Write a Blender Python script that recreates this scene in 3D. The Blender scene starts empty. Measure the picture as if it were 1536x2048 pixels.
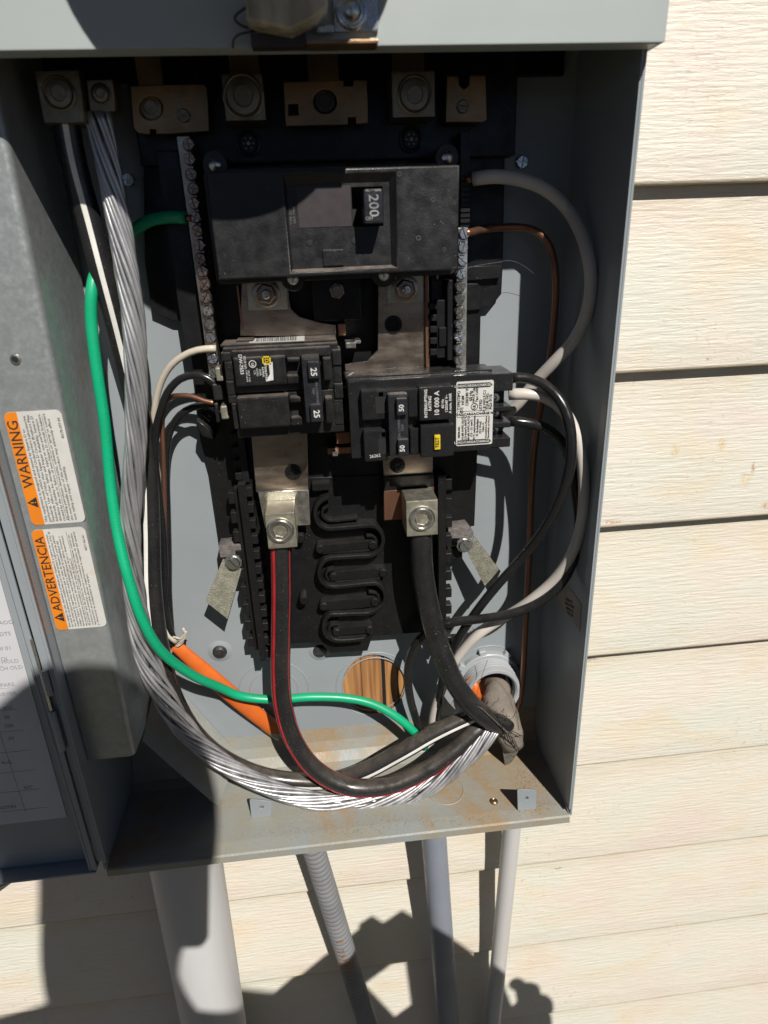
import bpy, bmesh, math, random
from mathutils import Vector, Matrix
random.seed(7)
S = bpy.context.scene
COL = S.collection
rad = math.radians

# ------------------------------------------------------------------ camera, light, exposure
# world: x right along the wall, y into the wall (d = -y is the distance out of the wall), z up
CAM = Vector((1.94045389e-01, -4.88793116e-01, 4.43454431e-01))
PITCH, YAW, ROLL, FPX = 3.89832019e-01, 9.11681618e-02, -3.86691296e-02, 1300.0
fw = Vector((math.sin(YAW)*math.cos(PITCH), math.cos(YAW)*math.cos(PITCH), -math.sin(PITCH)))
_r = fw.cross(Vector((0, 0, 1))).normalized(); _u = _r.cross(fw)
cr = _r*math.cos(ROLL) + _u*math.sin(ROLL)
cu = -_r*math.sin(ROLL) + _u*math.cos(ROLL)
cam_data = bpy.data.cameras.new('camera')
cam = bpy.data.objects.new('camera', cam_data); COL.objects.link(cam)
cam.matrix_world = Matrix(((cr.x, cu.x, -fw.x, CAM.x), (cr.y, cu.y, -fw.y, CAM.y), (cr.z, cu.z, -fw.z, CAM.z), (0, 0, 0, 1)))
cam_data.sensor_fit = 'HORIZONTAL'; cam_data.sensor_width = 36.0
cam_data.lens = 36.0*FPX/1536.0
cam_data.clip_start = 0.01; cam_data.clip_end = 500
cam_data.dof.use_dof = True; cam_data.dof.focus_distance = 0.50; cam_data.dof.aperture_fstop = 11
S.camera = cam

sun_dir = Vector((-0.32, 1.0, -0.99)).normalized()          # the way the light travels
world = bpy.data.worlds.new('World'); S.world = world; world.use_nodes = True
wn = world.node_tree
sky = wn.nodes.new('ShaderNodeTexSky'); sky.sky_type = 'NISHITA'; sky.sun_disc = False
sky.sun_elevation = math.asin(-sun_dir.z)
sky.sun_rotation = math.atan2(-sun_dir.x, -sun_dir.y)
sky.altitude = 100; sky.air_density = 0.22; sky.dust_density = 0.05
bg = wn.nodes['Background']; bg.inputs[1].default_value = 0.05
wn.links.new(sky.outputs[0], bg.inputs[0])
sl = bpy.data.lights.new('sun', 'SUN'); sl.energy = 5.0; sl.angle = rad(0.55); sl.color = (1.0, 0.955, 0.89)
so = bpy.data.objects.new('sun', sl); COL.objects.link(so)
so.rotation_euler = sun_dir.to_track_quat('-Z', 'Y').to_euler(); so.location = (1, -3, 3)
S.view_settings.view_transform = 'Standard'; S.view_settings.look = 'None'
S.view_settings.gamma = 1.0; S.view_settings.use_curve_mapping = False
S.view_settings.exposure = 0.20
S.render.engine = 'CYCLES'
S.cycles.max_bounces = 6; S.cycles.diffuse_bounces = 3; S.cycles.glossy_bounces = 4

def U(px, py, d):
    """point of the place that lies at distance d out of the wall along a measured sight line"""
    v = fw + cr*((px-768)/FPX) - cu*((py-1024)/FPX)
    t = (-d - CAM.y)/v.y
    return CAM + v*t

# ------------------------------------------------------------------ materials
def mat(name, col, rough=.5, metal=0., col2=None, cscale=8., cstretch=(1, 1, 1), bump=0., bscale=200., bstretch=(1, 1, 1),
        dust=0., dustcol=(.30, .25, .19), specks=0., speckcol=(.35, .33, .30), rust=0., rustcol=(.36, .17, .07), rustscale=14., rvar=.12, coat=0., spec=.5):
    m = bpy.data.materials.new(name); m.use_nodes = True
    nt = m.node_tree; N = nt.nodes; L = nt.links; P = N['Principled BSDF']
    tc = N.new('ShaderNodeTexCoord')
    def mapping(sc):
        mp = N.new('ShaderNodeMapping'); mp.inputs['Scale'].default_value = sc
        L.new(tc.outputs['Object'], mp.inputs['Vector']); return mp.outputs[0]
    def noise(scale, stretch=(1, 1, 1), detail=4, dist=0., rg=.55):
        n = N.new('ShaderNodeTexNoise'); n.inputs['Scale'].default_value = scale; n.inputs['Detail'].default_value = detail
        n.inputs['Distortion'].default_value = dist; n.inputs['Roughness'].default_value = rg
        L.new(mapping(stretch), n.inputs['Vector']); return n.outputs[0]
    def ramp(src, a, b, va=0., vb=1.):
        r = N.new('ShaderNodeMapRange'); r.inputs[1].default_value = a; r.inputs[2].default_value = b
        r.inputs[3].default_value = va; r.inputs[4].default_value = vb; L.new(src, r.inputs[0]); return r.outputs[0]
    def mix(fac, a, b):
        x = N.new('ShaderNodeMix'); x.data_type = 'RGBA'
        if isinstance(fac, float): x.inputs[0].default_value = fac
        else: L.new(fac, x.inputs[0])
        for s, v in ((x.inputs[6], a), (x.inputs[7], b)):
            if isinstance(v, tuple): s.default_value = (*v, 1)
            else: L.new(v, s)
        return x.outputs[2]
    def mul(a, b):
        x = N.new('ShaderNodeMath'); x.operation = 'MULTIPLY'
        for i, v in enumerate((a, b)):
            if isinstance(v, float): x.inputs[i].default_value = v
            else: L.new(v, x.inputs[i])
        return x.outputs[0]
    c2 = col2 or tuple(c*.75 for c in col)
    cur = mix(ramp(noise(cscale, cstretch), .35, .65), col, c2)
    if rust > 0:
        f = mul(ramp(noise(rustscale, (1, 1, 1), 6, .6, .65), .62-.12*rust, .70-.08*rust), ramp(noise(rustscale*14, (1, 1, 1), 3), .3, .6, .35, 1.))
        cur = mix(f, cur, rustcol)
    if dust > 0:
        g = N.new('ShaderNodeNewGeometry'); sx = N.new('ShaderNodeSeparateXYZ'); L.new(g.outputs['Normal'], sx.inputs[0])
        up = ramp(sx.outputs[2], .25, .9)
        f = mul(mul(up, ramp(noise(60., (1, 1, 1), 6, .3, .7), .3, .62, .15, 1.)), float(dust))
        cur = mix(f, cur, dustcol)
    if specks > 0:
        f = mul(ramp(noise(900., (1, 1, 1), 2), .70, .76), ramp(noise(25.), .4, .7, 0., float(specks)))
        cur = mix(f, cur, speckcol)
    L.new(cur, P.inputs['Base Color'])
    L.new(ramp(noise(cscale*2.3, cstretch, 5), .3, .7, max(rough-rvar, .04), min(rough+rvar, 1)), P.inputs['Roughness'])
    P.inputs['Metallic'].default_value = metal
    P.inputs['Specular IOR Level'].default_value = spec
    if coat: P.inputs['Coat Weight'].default_value = coat
    if bump > 0:
        b = N.new('ShaderNodeBump'); b.inputs['Strength'].default_value = bump; b.inputs['Distance'].default_value = .001
        L.new(noise(bscale, bstretch, 5), b.inputs['Height']); L.new(b.outputs[0], P.inputs['Normal'])
    return m

M = {}
M['grey'] = mat('grey_painted_steel', (.255, .282, .298), .38, 0, (.232, .258, .274), 12, bump=.06, bscale=90, specks=.5, rvar=.06)
M['greydust'] = mat('dusty_grey_painted_steel', (.245, .265, .258), .55, 0, (.262, .25, .205), 26, bump=.35, bscale=420, specks=.8, rust=.85, rustcol=(.285, .205, .12), rustscale=9)
M['dustpaint'] = mat('dust_caked_grey_steel', (.29, .29, .255), .8, 0, (.245, .25, .235), 40, bump=.6, bscale=700, specks=.8)
M['cover'] = mat('light_grey_painted_cover', (.345, .378, .372), .42, 0, (.325, .358, .352), 9, bump=.08, bscale=60, rvar=.05)
M['galv'] = mat('galvanised_steel', (.36, .38, .38), .40, .55, (.31, .33, .33), 150, bump=.12, bscale=260, specks=.6, rust=.12, rustcol=(.33, .29, .20))
M['black'] = mat('black_moulded_plastic', (.008, .008, .0085), .36, 0, (.010, .010, .0105), 40, bump=.12, bscale=700, dust=.10, dustcol=(.16, .14, .12), specks=.7, spec=.28)
M['breaker'] = mat('black_breaker_plastic', (.0085, .0085, .009), .40, 0, (.011, .011, .0115), 60, bump=.15, bscale=900, dust=.85, dustcol=(.22, .18, .15), specks=.9, spec=.5)
M['gfci'] = mat('glossy_black_breaker_plastic', (.011, .011, .012), .26, 0, (.014, .014, .015), 50, bump=.10, bscale=900, dust=.14, dustcol=(.15, .14, .13), specks=.9)
M['handle'] = mat('worn_black_handle_plastic', (.012, .013, .016), .32, 0, (.02, .021, .026), 120, bump=.2, bscale=600, dust=.3, specks=.4)
M['window'] = mat('dark_print_label', (.035, .026, .030), .5, 0, (.026, .02, .024), 90, rvar=.05)
M['rubber'] = mat('black_cable_jacket', (.013, .013, .014), .28, 0, (.020, .0195, .019), 60, bump=.10, bscale=160, bstretch=(1, 1, .2), dust=.30, dustcol=(.22, .18, .14), specks=1.8, speckcol=(.42, .36, .28))
M['thinblack'] = mat('black_wire_insulation', (.010, .010, .011), .25, 0, (.013, .013, .014), 60, dust=.06, specks=.2)
M['green'] = mat('green_wire_insulation', (.003, .35, .165), .38, 0, (.003, .30, .14), 30, dust=.05, rvar=.05)
M['white'] = mat('ivory_wire_insulation', (.54, .48, .39), .42, 0, (.46, .41, .33), 30, rvar=.05, dust=.1)
M['whitegrey'] = mat('white_wire_insulation', (.56, .52, .47), .42, 0, (.48, .44, .395), 30, rvar=.05)
M['stripew'] = mat('white_cable_stripe', (.75, .74, .70), .45, 0, (.62, .61, .57), 50)
M['striper'] = mat('red_cable_stripe', (.52, .02, .03), .4, 0, (.40, .016, .024), 50)
M['alu'] = mat('bare_aluminium_strand', (.60, .60, .61), .42, .75, (.36, .36, .37), 70, (1, 1, .25), bump=.1, bscale=300)
M['copper'] = mat('bare_copper', (.33, .165, .105), .42, .80, (.22, .11, .07), 50, (1, 1, .2), bump=.1, bscale=200)
M['bus'] = mat('tinned_bus_bar', (.40, .34, .28), .34, .95, (.27, .215, .18), 30, (1, 1, 2.5), bump=.05, bscale=300)
M['jaw'] = mat('tarnished_brass_plate', (.30, .19, .105), .40, .85, (.20, .14, .085), 40, bump=.15, bscale=300, specks=.6, speckcol=(.03, .02, .02))
M['lug'] = mat('aluminium_lug', (.50, .47, .38), .45, .85, (.38, .36, .29), 90, bump=.3, bscale=900)
M['lugbright'] = mat('bright_machined_aluminium', (.72, .70, .64), .28, .95, (.60, .58, .52), 60, bump=.08, bscale=500)
M['zinc'] = mat('zinc_plated_screw', (.60, .61, .59), .27, .95, (.52, .53, .51), 120, bump=.1, bscale=500)
M['tarnishshade'] = mat('shade_darkened_tarnished_metal', (.26, .23, .18), .42, .85, (.18, .16, .12), 90, bump=.3, bscale=700)  # tarnished lug metal, darkened further to paint in the shade under the cover
M['olive'] = mat('yellow_zinc_clip', (.36, .35, .28), .5, .65, (.26, .25, .19), 220, bump=.6, bscale=1500, specks=.6)
M['rivetdark'] = mat('dull_dark_rivet', (.10, .10, .10), .4, .7, (.05, .05, .05), 300, bump=.4, bscale=900)
M['screwshade'] = mat('shaded_coppery_screw', (.42, .33, .28), .32, .92, (.30, .23, .19), 200, bump=.3, bscale=700)  # coppery screw colour with the shade of the upper strip painted in
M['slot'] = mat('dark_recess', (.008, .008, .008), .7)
M['orange'] = mat('orange_cable_jacket', (.62, .135, .02), .42, 0, (.52, .105, .016), 35, bump=.1, bscale=100, specks=.3)
M['orangeprint'] = mat('orange_warning_print', (.68, .20, .008), .5, 0, (.63, .18, .008), 35, rvar=.04)
M['paper'] = mat('white_label_stock', (.56, .55, .52), .5, 0, (.50, .49, .46), 40, rvar=.04, rust=.05, rustcol=(.5, .42, .3))
M['chart'] = mat('circuit_chart_paper', (.52, .52, .54), .7, 0, (.47, .47, .49), 12, rvar=.04)
M['ink'] = mat('black_print', (.02, .02, .02), .6)
M['inkgrey'] = mat('faded_grey_print', (.26, .26, .28), .7)
M['whiteprint'] = mat('white_print', (.62, .62, .60), .5, 0, (.5, .5, .48), 200)
M['greyprint'] = mat('faint_moulded_print', (.14, .14, .145), .5)
M['moulded'] = mat('worn_grey_numerals', (.30, .30, .30), .5, 0, (.14, .14, .14), 300)
M['yellow'] = mat('yellow_button', (.66, .49, .015), .4, 0, (.61, .44, .015), 40, rvar=.04)
M['dustyplastic'] = mat('fuzzy_grey_dust_pad', (.17, .15, .14), .95, 0, (.10, .09, .085), 300, bump=.8, bscale=900)
M['tape'] = mat('grey_brown_cloth_tape', (.225, .19, .155), .9, 0, (.14, .12, .10), 60, bump=.8, bscale=220)
M['mesh'] = mat('woven_cable_wrap', (.13, .12, .10), .8, 0, (.06, .055, .05), 400, bump=.5, bscale=1200)
M['pvc'] = mat('grey_pvc', (.34, .36, .38), .45, 0, (.31, .33, .35), 14, bump=.1, bscale=120, dust=.2, specks=.4)
M['conduit'] = mat('weathered_pale_grey_conduit', (.50, .50, .505), .5, 0, (.45, .44, .43), 18, (1, 1, .2), bump=.1, bscale=150, specks=.2)
M['flex'] = mat('grey_flexible_conduit', (.19, .193, .20), .5, 0, (.15, .153, .16), 20, bump=.25, bscale=60, specks=.8, rust=.05)
M['flexblue'] = mat('blue_grey_flexible_conduit', (.205, .225, .265), .42, 0, (.18, .20, .235), 20, bump=.1, bscale=60, specks=.4)
M['wood'] = mat('weathered_plywood', (.44, .22, .075), .7, 0, (.20, .085, .03), 230, (1, 1, .035), bump=.8, bscale=420, bstretch=(1, 1, .05), specks=.2)
M['thread'] = mat('frayed_black_thread', (.03, .028, .025), .8)
M['dirt'] = mat('dry_brown_dirt', (.30, .19, .10), .95, 0, (.20, .12, .06), 200)
M['clearplastic'] = mat('yellowed_plastic_seal', (.46, .41, .31), .26, 0, (.17, .135, .085), 75, (1, 1, .35), bump=.8, bscale=110)
M['glass'] = mat('meter_glass', (.45, .47, .48), .12, 0, (.4, .42, .43), 20)
M['soil'] = mat('dry_lawn_and_soil', (.10, .085, .055), .95, 0, (.06, .055, .03), 3, bump=.6, bscale=30)
M['shirt'] = mat('dark_cotton_shirt', (.05, .055, .07), .9)
M['jeans'] = mat('denim_trousers', (.06, .08, .13), .9)
M['skin'] = mat('skin', (.50, .30, .21), .5, 0, (.45, .26, .18), 20)
M['hair'] = mat('brown_hair', (.05, .03, .02), .7)

STAINS = [(1356, 905, .0048, .0075, (.55, .36, .14), .75), (1450, 893, .0050, .0075, (.55, .36, .14), .8), (1510, 940, .0022, .0075, (.36, .13, .04), 1.), (1494, 960, .0065, .0085, (.57, .42, .2), .7),
          (1225, 1045, .010, .0022, (.40, .16, .05), 1.), (1532, 1012, .006, .004, (.42, .18, .06), .9), (1190, 1330, .009, .0045, (.25, .20, .15), .8), (1123, 1751, .0065, .0022, (.16, .17, .10), 1.), (1336, 1700, .003, .003, (.25, .2, .15), .9),
          (1415, 718, .0022, .0012, (.10, .08, .05), 1.)]
def siding_material():
    m = bpy.data.materials.new('embossed_cream_vinyl'); m.use_nodes = True
    nt = m.node_tree; N = nt.nodes; L = nt.links; P = N['Principled BSDF']
    tc = N.new('ShaderNodeTexCoord')
    def noise(sc, scale, detail, dist=0., rg=.5):
        mp = N.new('ShaderNodeMapping'); mp.inputs['Scale'].default_value = sc; L.new(tc.outputs['Object'], mp.inputs['Vector'])
        n = N.new('ShaderNodeTexNoise'); n.inputs['Scale'].default_value = scale; n.inputs['Detail'].default_value = detail
        n.inputs['Distortion'].default_value = dist; n.inputs['Roughness'].default_value = rg
        L.new(mp.outputs[0], n.inputs['Vector']); return n.outputs[0]
    def ramp(src, pts):
        r = N.new('ShaderNodeValToRGB'); e = r.color_ramp.elements
        while len(e) < len(pts): e.new(.5)
        for k, (p, c) in enumerate(pts): e[k].position = p; e[k].color = (*c, 1) if isinstance(c, tuple) else (c, c, c, 1)
        L.new(src, r.inputs[0]); return r.outputs[0]
    def mix(fac, a, b, t='MIX'):
        x = N.new('ShaderNodeMix'); x.data_type = 'RGBA'; x.blend_type = t
        if isinstance(fac, float): x.inputs[0].default_value = fac
        else: L.new(fac, x.inputs[0])
        for s, v in ((x.inputs[6], a), (x.inputs[7], b)):
            if isinstance(v, tuple): s.default_value = (*v, 1)
            else: L.new(v, s)
        return x.outputs[2]
    base = ramp(noise((6, 1, 9), 1.6, 4, .5), [(.30, (.635, .56, .495)), (.48, (.64, .60, .52)), (.70, (.60, .60, .525))])
    base = mix(ramp(noise((5, 1, 9), 2.2, 5, .4), [(.55, 0.), (.72, .55)]), base, (.63, .525, .37))
    spot = ramp(noise((60, 1, 60), 3.2, 3, .3), [(.60, 0.), (.70, .6)])
    area = ramp(noise((7, 1, 8), 1.3, 4), [(.50, 0.), (.66, 1.)])
    base = mix(mix(1., spot, area, 'MULTIPLY'), base, (.44, .37, .25))
    # fine embossed grain: wandering horizontal creases
    g1 = noise((42, 1, 340), 1., 2.5, .45, .45)
    cre = ramp(g1, [(.0, 1.), (.45, 1.), (.49, 0.), (.505, .35), (.54, 1.), (1., 1.)])
    g2 = noise((80, 1, 460), 1., 2, .4, .45)
    cre2 = ramp(g2, [(.0, 1.), (.47, 1.), (.50, 0.), (.53, 1.), (1., 1.)])
    brk = ramp(noise((26, 1, 60), 1., 3), [(.40, 0.), (.56, 1.)])
    rel = ramp(noise((34, 1, 400), 1., 2, .35, .35), [(.34, 0.), (.66, 1.)])
    rel2 = ramp(noise((110, 1, 620), 1., 1.5, .3, .4), [(.30, 0.), (.70, 1.)])
    h = mix(.30, mix(.30, rel, rel2), mix(brk, cre, mix(.55, (1., 1., 1.), cre2)))
    dirtc = mix(.5, h, (1., 1., 1.))
    base = mix(.06, base, dirtc, 'MULTIPLY')
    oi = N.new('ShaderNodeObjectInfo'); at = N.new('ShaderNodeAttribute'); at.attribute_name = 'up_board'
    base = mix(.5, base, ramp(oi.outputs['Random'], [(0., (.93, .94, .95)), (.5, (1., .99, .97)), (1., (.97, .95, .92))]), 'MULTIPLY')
    grime_shade = mix(1., ramp(at.outputs['Fac'], [(0., 1.), (.012, .75), (.03, 0.), (.80, 0.), (.955, .55), (1., .7)]), ramp(noise((30, 1, 60), 1., 5, .4), [(.30, .25), (.62, 1.)]), 'MULTIPLY')
    base = mix(grime_shade, base, (.50, .42, .29))  # grime whose brown also paints a warmer shade band under each lap
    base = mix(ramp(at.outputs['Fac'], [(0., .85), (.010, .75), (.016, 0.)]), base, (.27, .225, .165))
    L.new(base, P.inputs['Base Color']); P.inputs['Roughness'].default_value = .48
    rag = noise((1, 1, 1), 420., 4, .4)
    for px, py, rx, rz_, col, st_ in STAINS:
        p = U(px, py, 0.)
        mp = N.new('ShaderNodeMapping'); mp.vector_type = 'POINT'
        mp.inputs['Location'].default_value = (-p.x/rx, 0, -p.z/rz_); mp.inputs['Scale'].default_value = (1/rx, 0, 1/rz_)
        L.new(tc.outputs['Object'], mp.inputs['Vector'])
        ln = N.new('ShaderNodeVectorMath'); ln.operation = 'LENGTH'; L.new(mp.outputs[0], ln.inputs[0])
        f = mix(1., ramp(ln.outputs['Value'], [(0., st_), (.55, st_*.6), (1., 0.)]), ramp(rag, [(.38, 0.), (.58, 1.)]), 'MULTIPLY')
        base = mix(f, base, col)
    L.new(base, P.inputs['Base Color'])
    b = N.new('ShaderNodeBump'); b.inputs['Strength'].default_value = .62; b.inputs['Distance'].default_value = .0008
    L.new(h, b.inputs['Height'])
    b2 = N.new('ShaderNodeBump'); b2.inputs['Strength'].default_value = .25; b2.inputs['Distance'].default_value = .002
    L.new(noise((3, 1, 16), 1., 3), b2.inputs['Height']); L.new(b.outputs[0], b2.inputs['Normal'])
    L.new(b2.outputs[0], P.inputs['Normal'])
    return m
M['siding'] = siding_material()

# ------------------------------------------------------------------ object helpers
def tag(o, label=None, cat=None, group=None, kind=None):
    if label: o['label'] = label
    if cat: o['category'] = cat
    if group: o['group'] = group
    if kind: o['kind'] = kind
    return o
def thing(name, loc, label, cat, group=None):
    o = bpy.data.objects.new(name, None); COL.objects.link(o); o.location = loc
    o.empty_display_size = .02
    return tag(o, label, cat, group)
def link(name, me, m, parent=None, smooth=False):
    o = bpy.data.objects.new(name, me); COL.objects.link(o)
    if m is not None and len(me.materials) == 0: me.materials.append(m)
    if smooth:
        for p in me.polygons: p.use_smooth = True
    if parent is not None:
        o.parent = parent
        base = Vector((0, 0, 0)); q = parent
        while q is not None: base += q.location; q = q.parent
        o.location = -base
    return o
def from_bm(name, bm, m, parent=None, smooth=False):
    me = bpy.data.meshes.new(name); bmesh.ops.recalc_face_normals(bm, faces=bm.faces); bm.to_mesh(me); bm.free()
    return link(name, me, m, parent, smooth)
def add_box(bm, x0, x1, d0, d1, z0, z1, bev=0., seg=1, rot=None):
    if x0 > x1: x0, x1 = x1, x0
    if z0 > z1: z0, z1 = z1, z0
    if d0 > d1: d0, d1 = d1, d0
    t = bmesh.new()
    vs = [t.verts.new((x, -d, z)) for x in (x0, x1) for d in (d0, d1) for z in (z0, z1)]
    for f in ((0, 1, 3, 2), (4, 6, 7, 5), (0, 4, 5, 1), (2, 3, 7, 6), (0, 2, 6, 4), (1, 5, 7, 3)):
        t.faces.new([vs[i] for i in f])
    bmesh.ops.recalc_face_normals(t, faces=t.faces)
    if bev > 0: bmesh.ops.bevel(t, geom=list(t.edges), offset=bev, segments=seg, affect='EDGES', profile=.7)
    if rot is not None:
        c = Vector(((x0+x1)/2, -(d0+d1)/2, (z0+z1)/2))
        bmesh.ops.rotate(t, verts=t.verts, cent=c, matrix=rot)
    tm = bpy.data.meshes.new('tmp'); t.to_mesh(tm); t.free(); bm.from_mesh(tm); bpy.data.meshes.remove(tm)
def box(name, m, parent, x0, x1, d0, d1, z0, z1, bev=.0006, seg=2, rot=None):
    bm = bmesh.new(); add_box(bm, x0, x1, d0, d1, z0, z1, bev, seg, rot)
    o = from_bm(name, bm, m, parent); return o
def pbox(name, m, parent, a, b, d0, d1, bev=.0006, seg=2):
    """box whose front face corners (top left a, bottom right b) were measured on plane d1"""
    A = U(*a, d1); B = U(*b, d1)
    return box(name, m, parent, A.x, B.x, d0, d1, B.z, A.z, bev, seg)
def plate(name, m, parent, outer, d0, d1, holes=(), bev=0., px=True, shade=False):
    """flat plate parallel to the wall from an outline (measured on plane d1 when px) with real holes"""
    cu_ = bpy.data.curves.new('tmp', 'CURVE'); cu_.dimensions = '2D'; cu_.fill_mode = 'BOTH'
    def spl(pts):
        if px: pts = [(U(p[0], p[1], d1).x, U(p[0], p[1], d1).z) for p in pts]
        s = cu_.splines.new('POLY'); s.points.add(len(pts)-1)
        for k, p in enumerate(pts): s.points[k].co = (p[0], p[1], 0, 1)
        s.use_cyclic_u = True
    spl(outer)
    for h in holes: spl(h)
    th = abs(d1-d0); cu_.extrude = max(th/2-bev, 1e-5); cu_.bevel_depth = bev; cu_.bevel_resolution = 1
    if bev: cu_.offset = -bev
    o = bpy.data.objects.new('tmp', cu_); COL.objects.link(o)
    dg = bpy.context.evaluated_depsgraph_get(); me = bpy.data.meshes.new_from_object(o.evaluated_get(dg))
    bpy.data.objects.remove(o); bpy.data.curves.remove(cu_)
    mid = (d0+d1)/2
    for v in me.vertices:
        x, y, z = v.co; v.co = (x, -mid-z, y)
    me.materials.clear(); me.name = name
    bm = bmesh.new(); bm.from_mesh(me); bmesh.ops.remove_doubles(bm, verts=bm.verts, dist=1e-6); bmesh.ops.recalc_face_normals(bm, faces=bm.faces); bm.to_mesh(me); bm.free()
    return link(name, me, m, parent)
def circ(cx, cy, r, n=32, ry=None, a0=0):
    ry = ry or r
    return [(cx+r*math.cos(a0+2*math.pi*k/n), cy+ry*math.sin(a0+2*math.pi*k/n)) for k in range(n)]
def lathe(name, m, parent, c, prof, n=32, axis=Vector((0, -1, 0)), smooth=True):
    """profile (radius, height along axis)"""
    bm = bmesh.new(); ax = axis.normalized(); u = ax.orthogonal().normalized(); w = ax.cross(u)
    rings = []
    for r, h in prof:
        if r < 1e-7: rings.append([bm.verts.new(Vector(c)+ax*h)])
        else: rings.append([bm.verts.new(Vector(c)+ax*h+(u*math.cos(2*math.pi*k/n)+w*math.sin(2*math.pi*k/n))*r) for k in range(n)])
    for A, B in zip(rings, rings[1:]):
        for k in range(n):
            k2 = (k+1) % n
            if len(A) == 1 and len(B) == 1: continue
            if len(A) == 1: bm.faces.new((A[0], B[k], B[k2]))
            elif len(B) == 1: bm.faces.new((A[k], A[k2], B[0]))
            else: bm.faces.new((A[k], A[k2], B[k2], B[k]))
    o = from_bm(name, bm, m, parent)
    me = o.data
    if smooth:
        for p in me.polygons: p.use_smooth = True
        try: me.set_sharp_from_angle(angle=rad(35))
        except Exception: pass
    return o
def catmull(pts, step=.004):
    P = [pts[0]*2-pts[1]] + list(pts) + [pts[-1]*2-pts[-2]]
    out = []
    for i in range(1, len(P)-2):
        a, b, c, d = P[i-1], P[i], P[i+1], P[i+2]
        n = max(2, int((c-b).length/step))
        for k in range(n):
            t = k/n
            out.append(.5*((2*b)+(c-a)*t+(2*a-5*b+4*c-d)*t*t+(3*b-a-3*c+d)*t**3))
    out.append(P[-2]); return out
def frames(pts):
    """tangent, 'towards the viewer side' normal (out of the wall), side"""
    fr = []
    out = Vector((0, -1, 0.25)).normalized(); prev = None
    for i in range(len(pts)):
        t = (pts[min(i+1, len(pts)-1)]-pts[max(i-1, 0)]).normalized()
        n = out-t*out.dot(t)
        if n.length < .25 and prev is not None: n = prev-t*prev.dot(t)
        n.normalize()
        if prev is not None: n = (n*.35+(prev-t*prev.dot(t))*.65).normalized()
        prev = n
        fr.append((t, n, t.cross(n)))
    return fr
def add_tube(bm, pts, r, n=14, flat=1., caps=True, rfun=None):
    fr = frames(pts); rings = []
    for i, (p, (t, nn, s)) in enumerate(zip(pts, fr)):
        rr = r*(rfun(i/(len(pts)-1)) if rfun else 1)
        rings.append([bm.verts.new(p+nn*(rr*flat*math.cos(2*math.pi*k/n))+s*(rr*math.sin(2*math.pi*k/n))) for k in range(n)])
    for A, B in zip(rings, rings[1:]):
        for k in range(n): bm.faces.new((A[k], A[(k+1) % n], B[(k+1) % n], B[k]))
    if caps: bm.faces.new(rings[0]); bm.faces.new(rings[-1])
def pts3(lst): return [U(*p) for p in lst]
def tube(name, m, parent, lst, r, n=14, flat=1., step=.004, raw=False, rfun=None):
    pts = catmull(lst if raw else pts3(lst), step)
    bm = bmesh.new(); add_tube(bm, pts, r, n, flat, rfun=rfun)
    return from_bm(name, bm, m, parent, True)
def stripe(name, m, parent, lst, r, phi, width, step=.004):
    """a printed stripe standing just proud of a jacket, running at angle phi round it"""
    pts = catmull(pts3(lst), step); fr = frames(pts); bm = bmesh.new(); prev = None; k_ = 5
    for i, (p, (t, nn, s)) in enumerate(zip(pts, fr)):
        ph = phi(i/(len(pts)-1)) if callable(phi) else phi
        ring = []
        for j in range(k_):
            a = ph+(j/(k_-1)-.5)*width/r
            ring.append(bm.verts.new(p+(nn*math.cos(a)+s*math.sin(a))*(r*1.012)))
        if prev:
            for j in range(k_-1): bm.faces.new((prev[j], prev[j+1], ring[j+1], ring[j]))
        prev = ring
    return from_bm(name, bm, m, parent, True)
_font = None
def text(name, body, m, parent, c, size, rotdeg=0., plane='wall', bold=0., align='CENTER', sx=1., spacing=1., line=1., d=None, normal=None, up=None):
    """lettering as thin raised print; c = centre on the surface"""
    cu_ = bpy.data.curves.new('tmp', 'FONT'); cu_.body = body; cu_.size = size; cu_.align_x = align; cu_.align_y = 'CENTER'
    cu_.resolution_u = 2; cu_.space_character = spacing; cu_.space_line = line; cu_.offset = bold*.45; cu_.extrude = .00004
    o = bpy.data.objects.new('tmp', cu_); COL.objects.link(o)
    dg = bpy.context.evaluated_depsgraph_get(); me = bpy.data.meshes.new_from_object(o.evaluated_get(dg))
    bpy.data.objects.remove(o); bpy.data.curves.remove(cu_)
    a = rad(rotdeg); nrm = normal or Vector((0, -1, 0)); upv = (up or Vector((0, 0, 1)))
    rt = upv.cross(nrm).normalized(); upv = nrm.cross(rt).normalized()
    X = rt*math.cos(a)+upv*math.sin(a); Y = -rt*math.sin(a)+upv*math.cos(a)
    for v in me.vertices:
        x, y, z = v.co; v.co = Vector(c)+X*(x*sx)+Y*y+nrm*(z+.00006)
    me.materials.clear(); me.name = name
    return link(name, me, m, parent)
def copy_mesh(src, parent, loc, rot=None, name=None):
    c = bpy.data.objects.new(name or src.name.split('.')[0], src.data); COL.objects.link(c)
    c.parent = parent; base = Vector((0, 0, 0)); q = parent
    while q is not None: base += q.location; q = q.parent
    c.location = Vector(loc)-base
    if rot is not None: c.rotation_euler = rot
    return c
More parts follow.
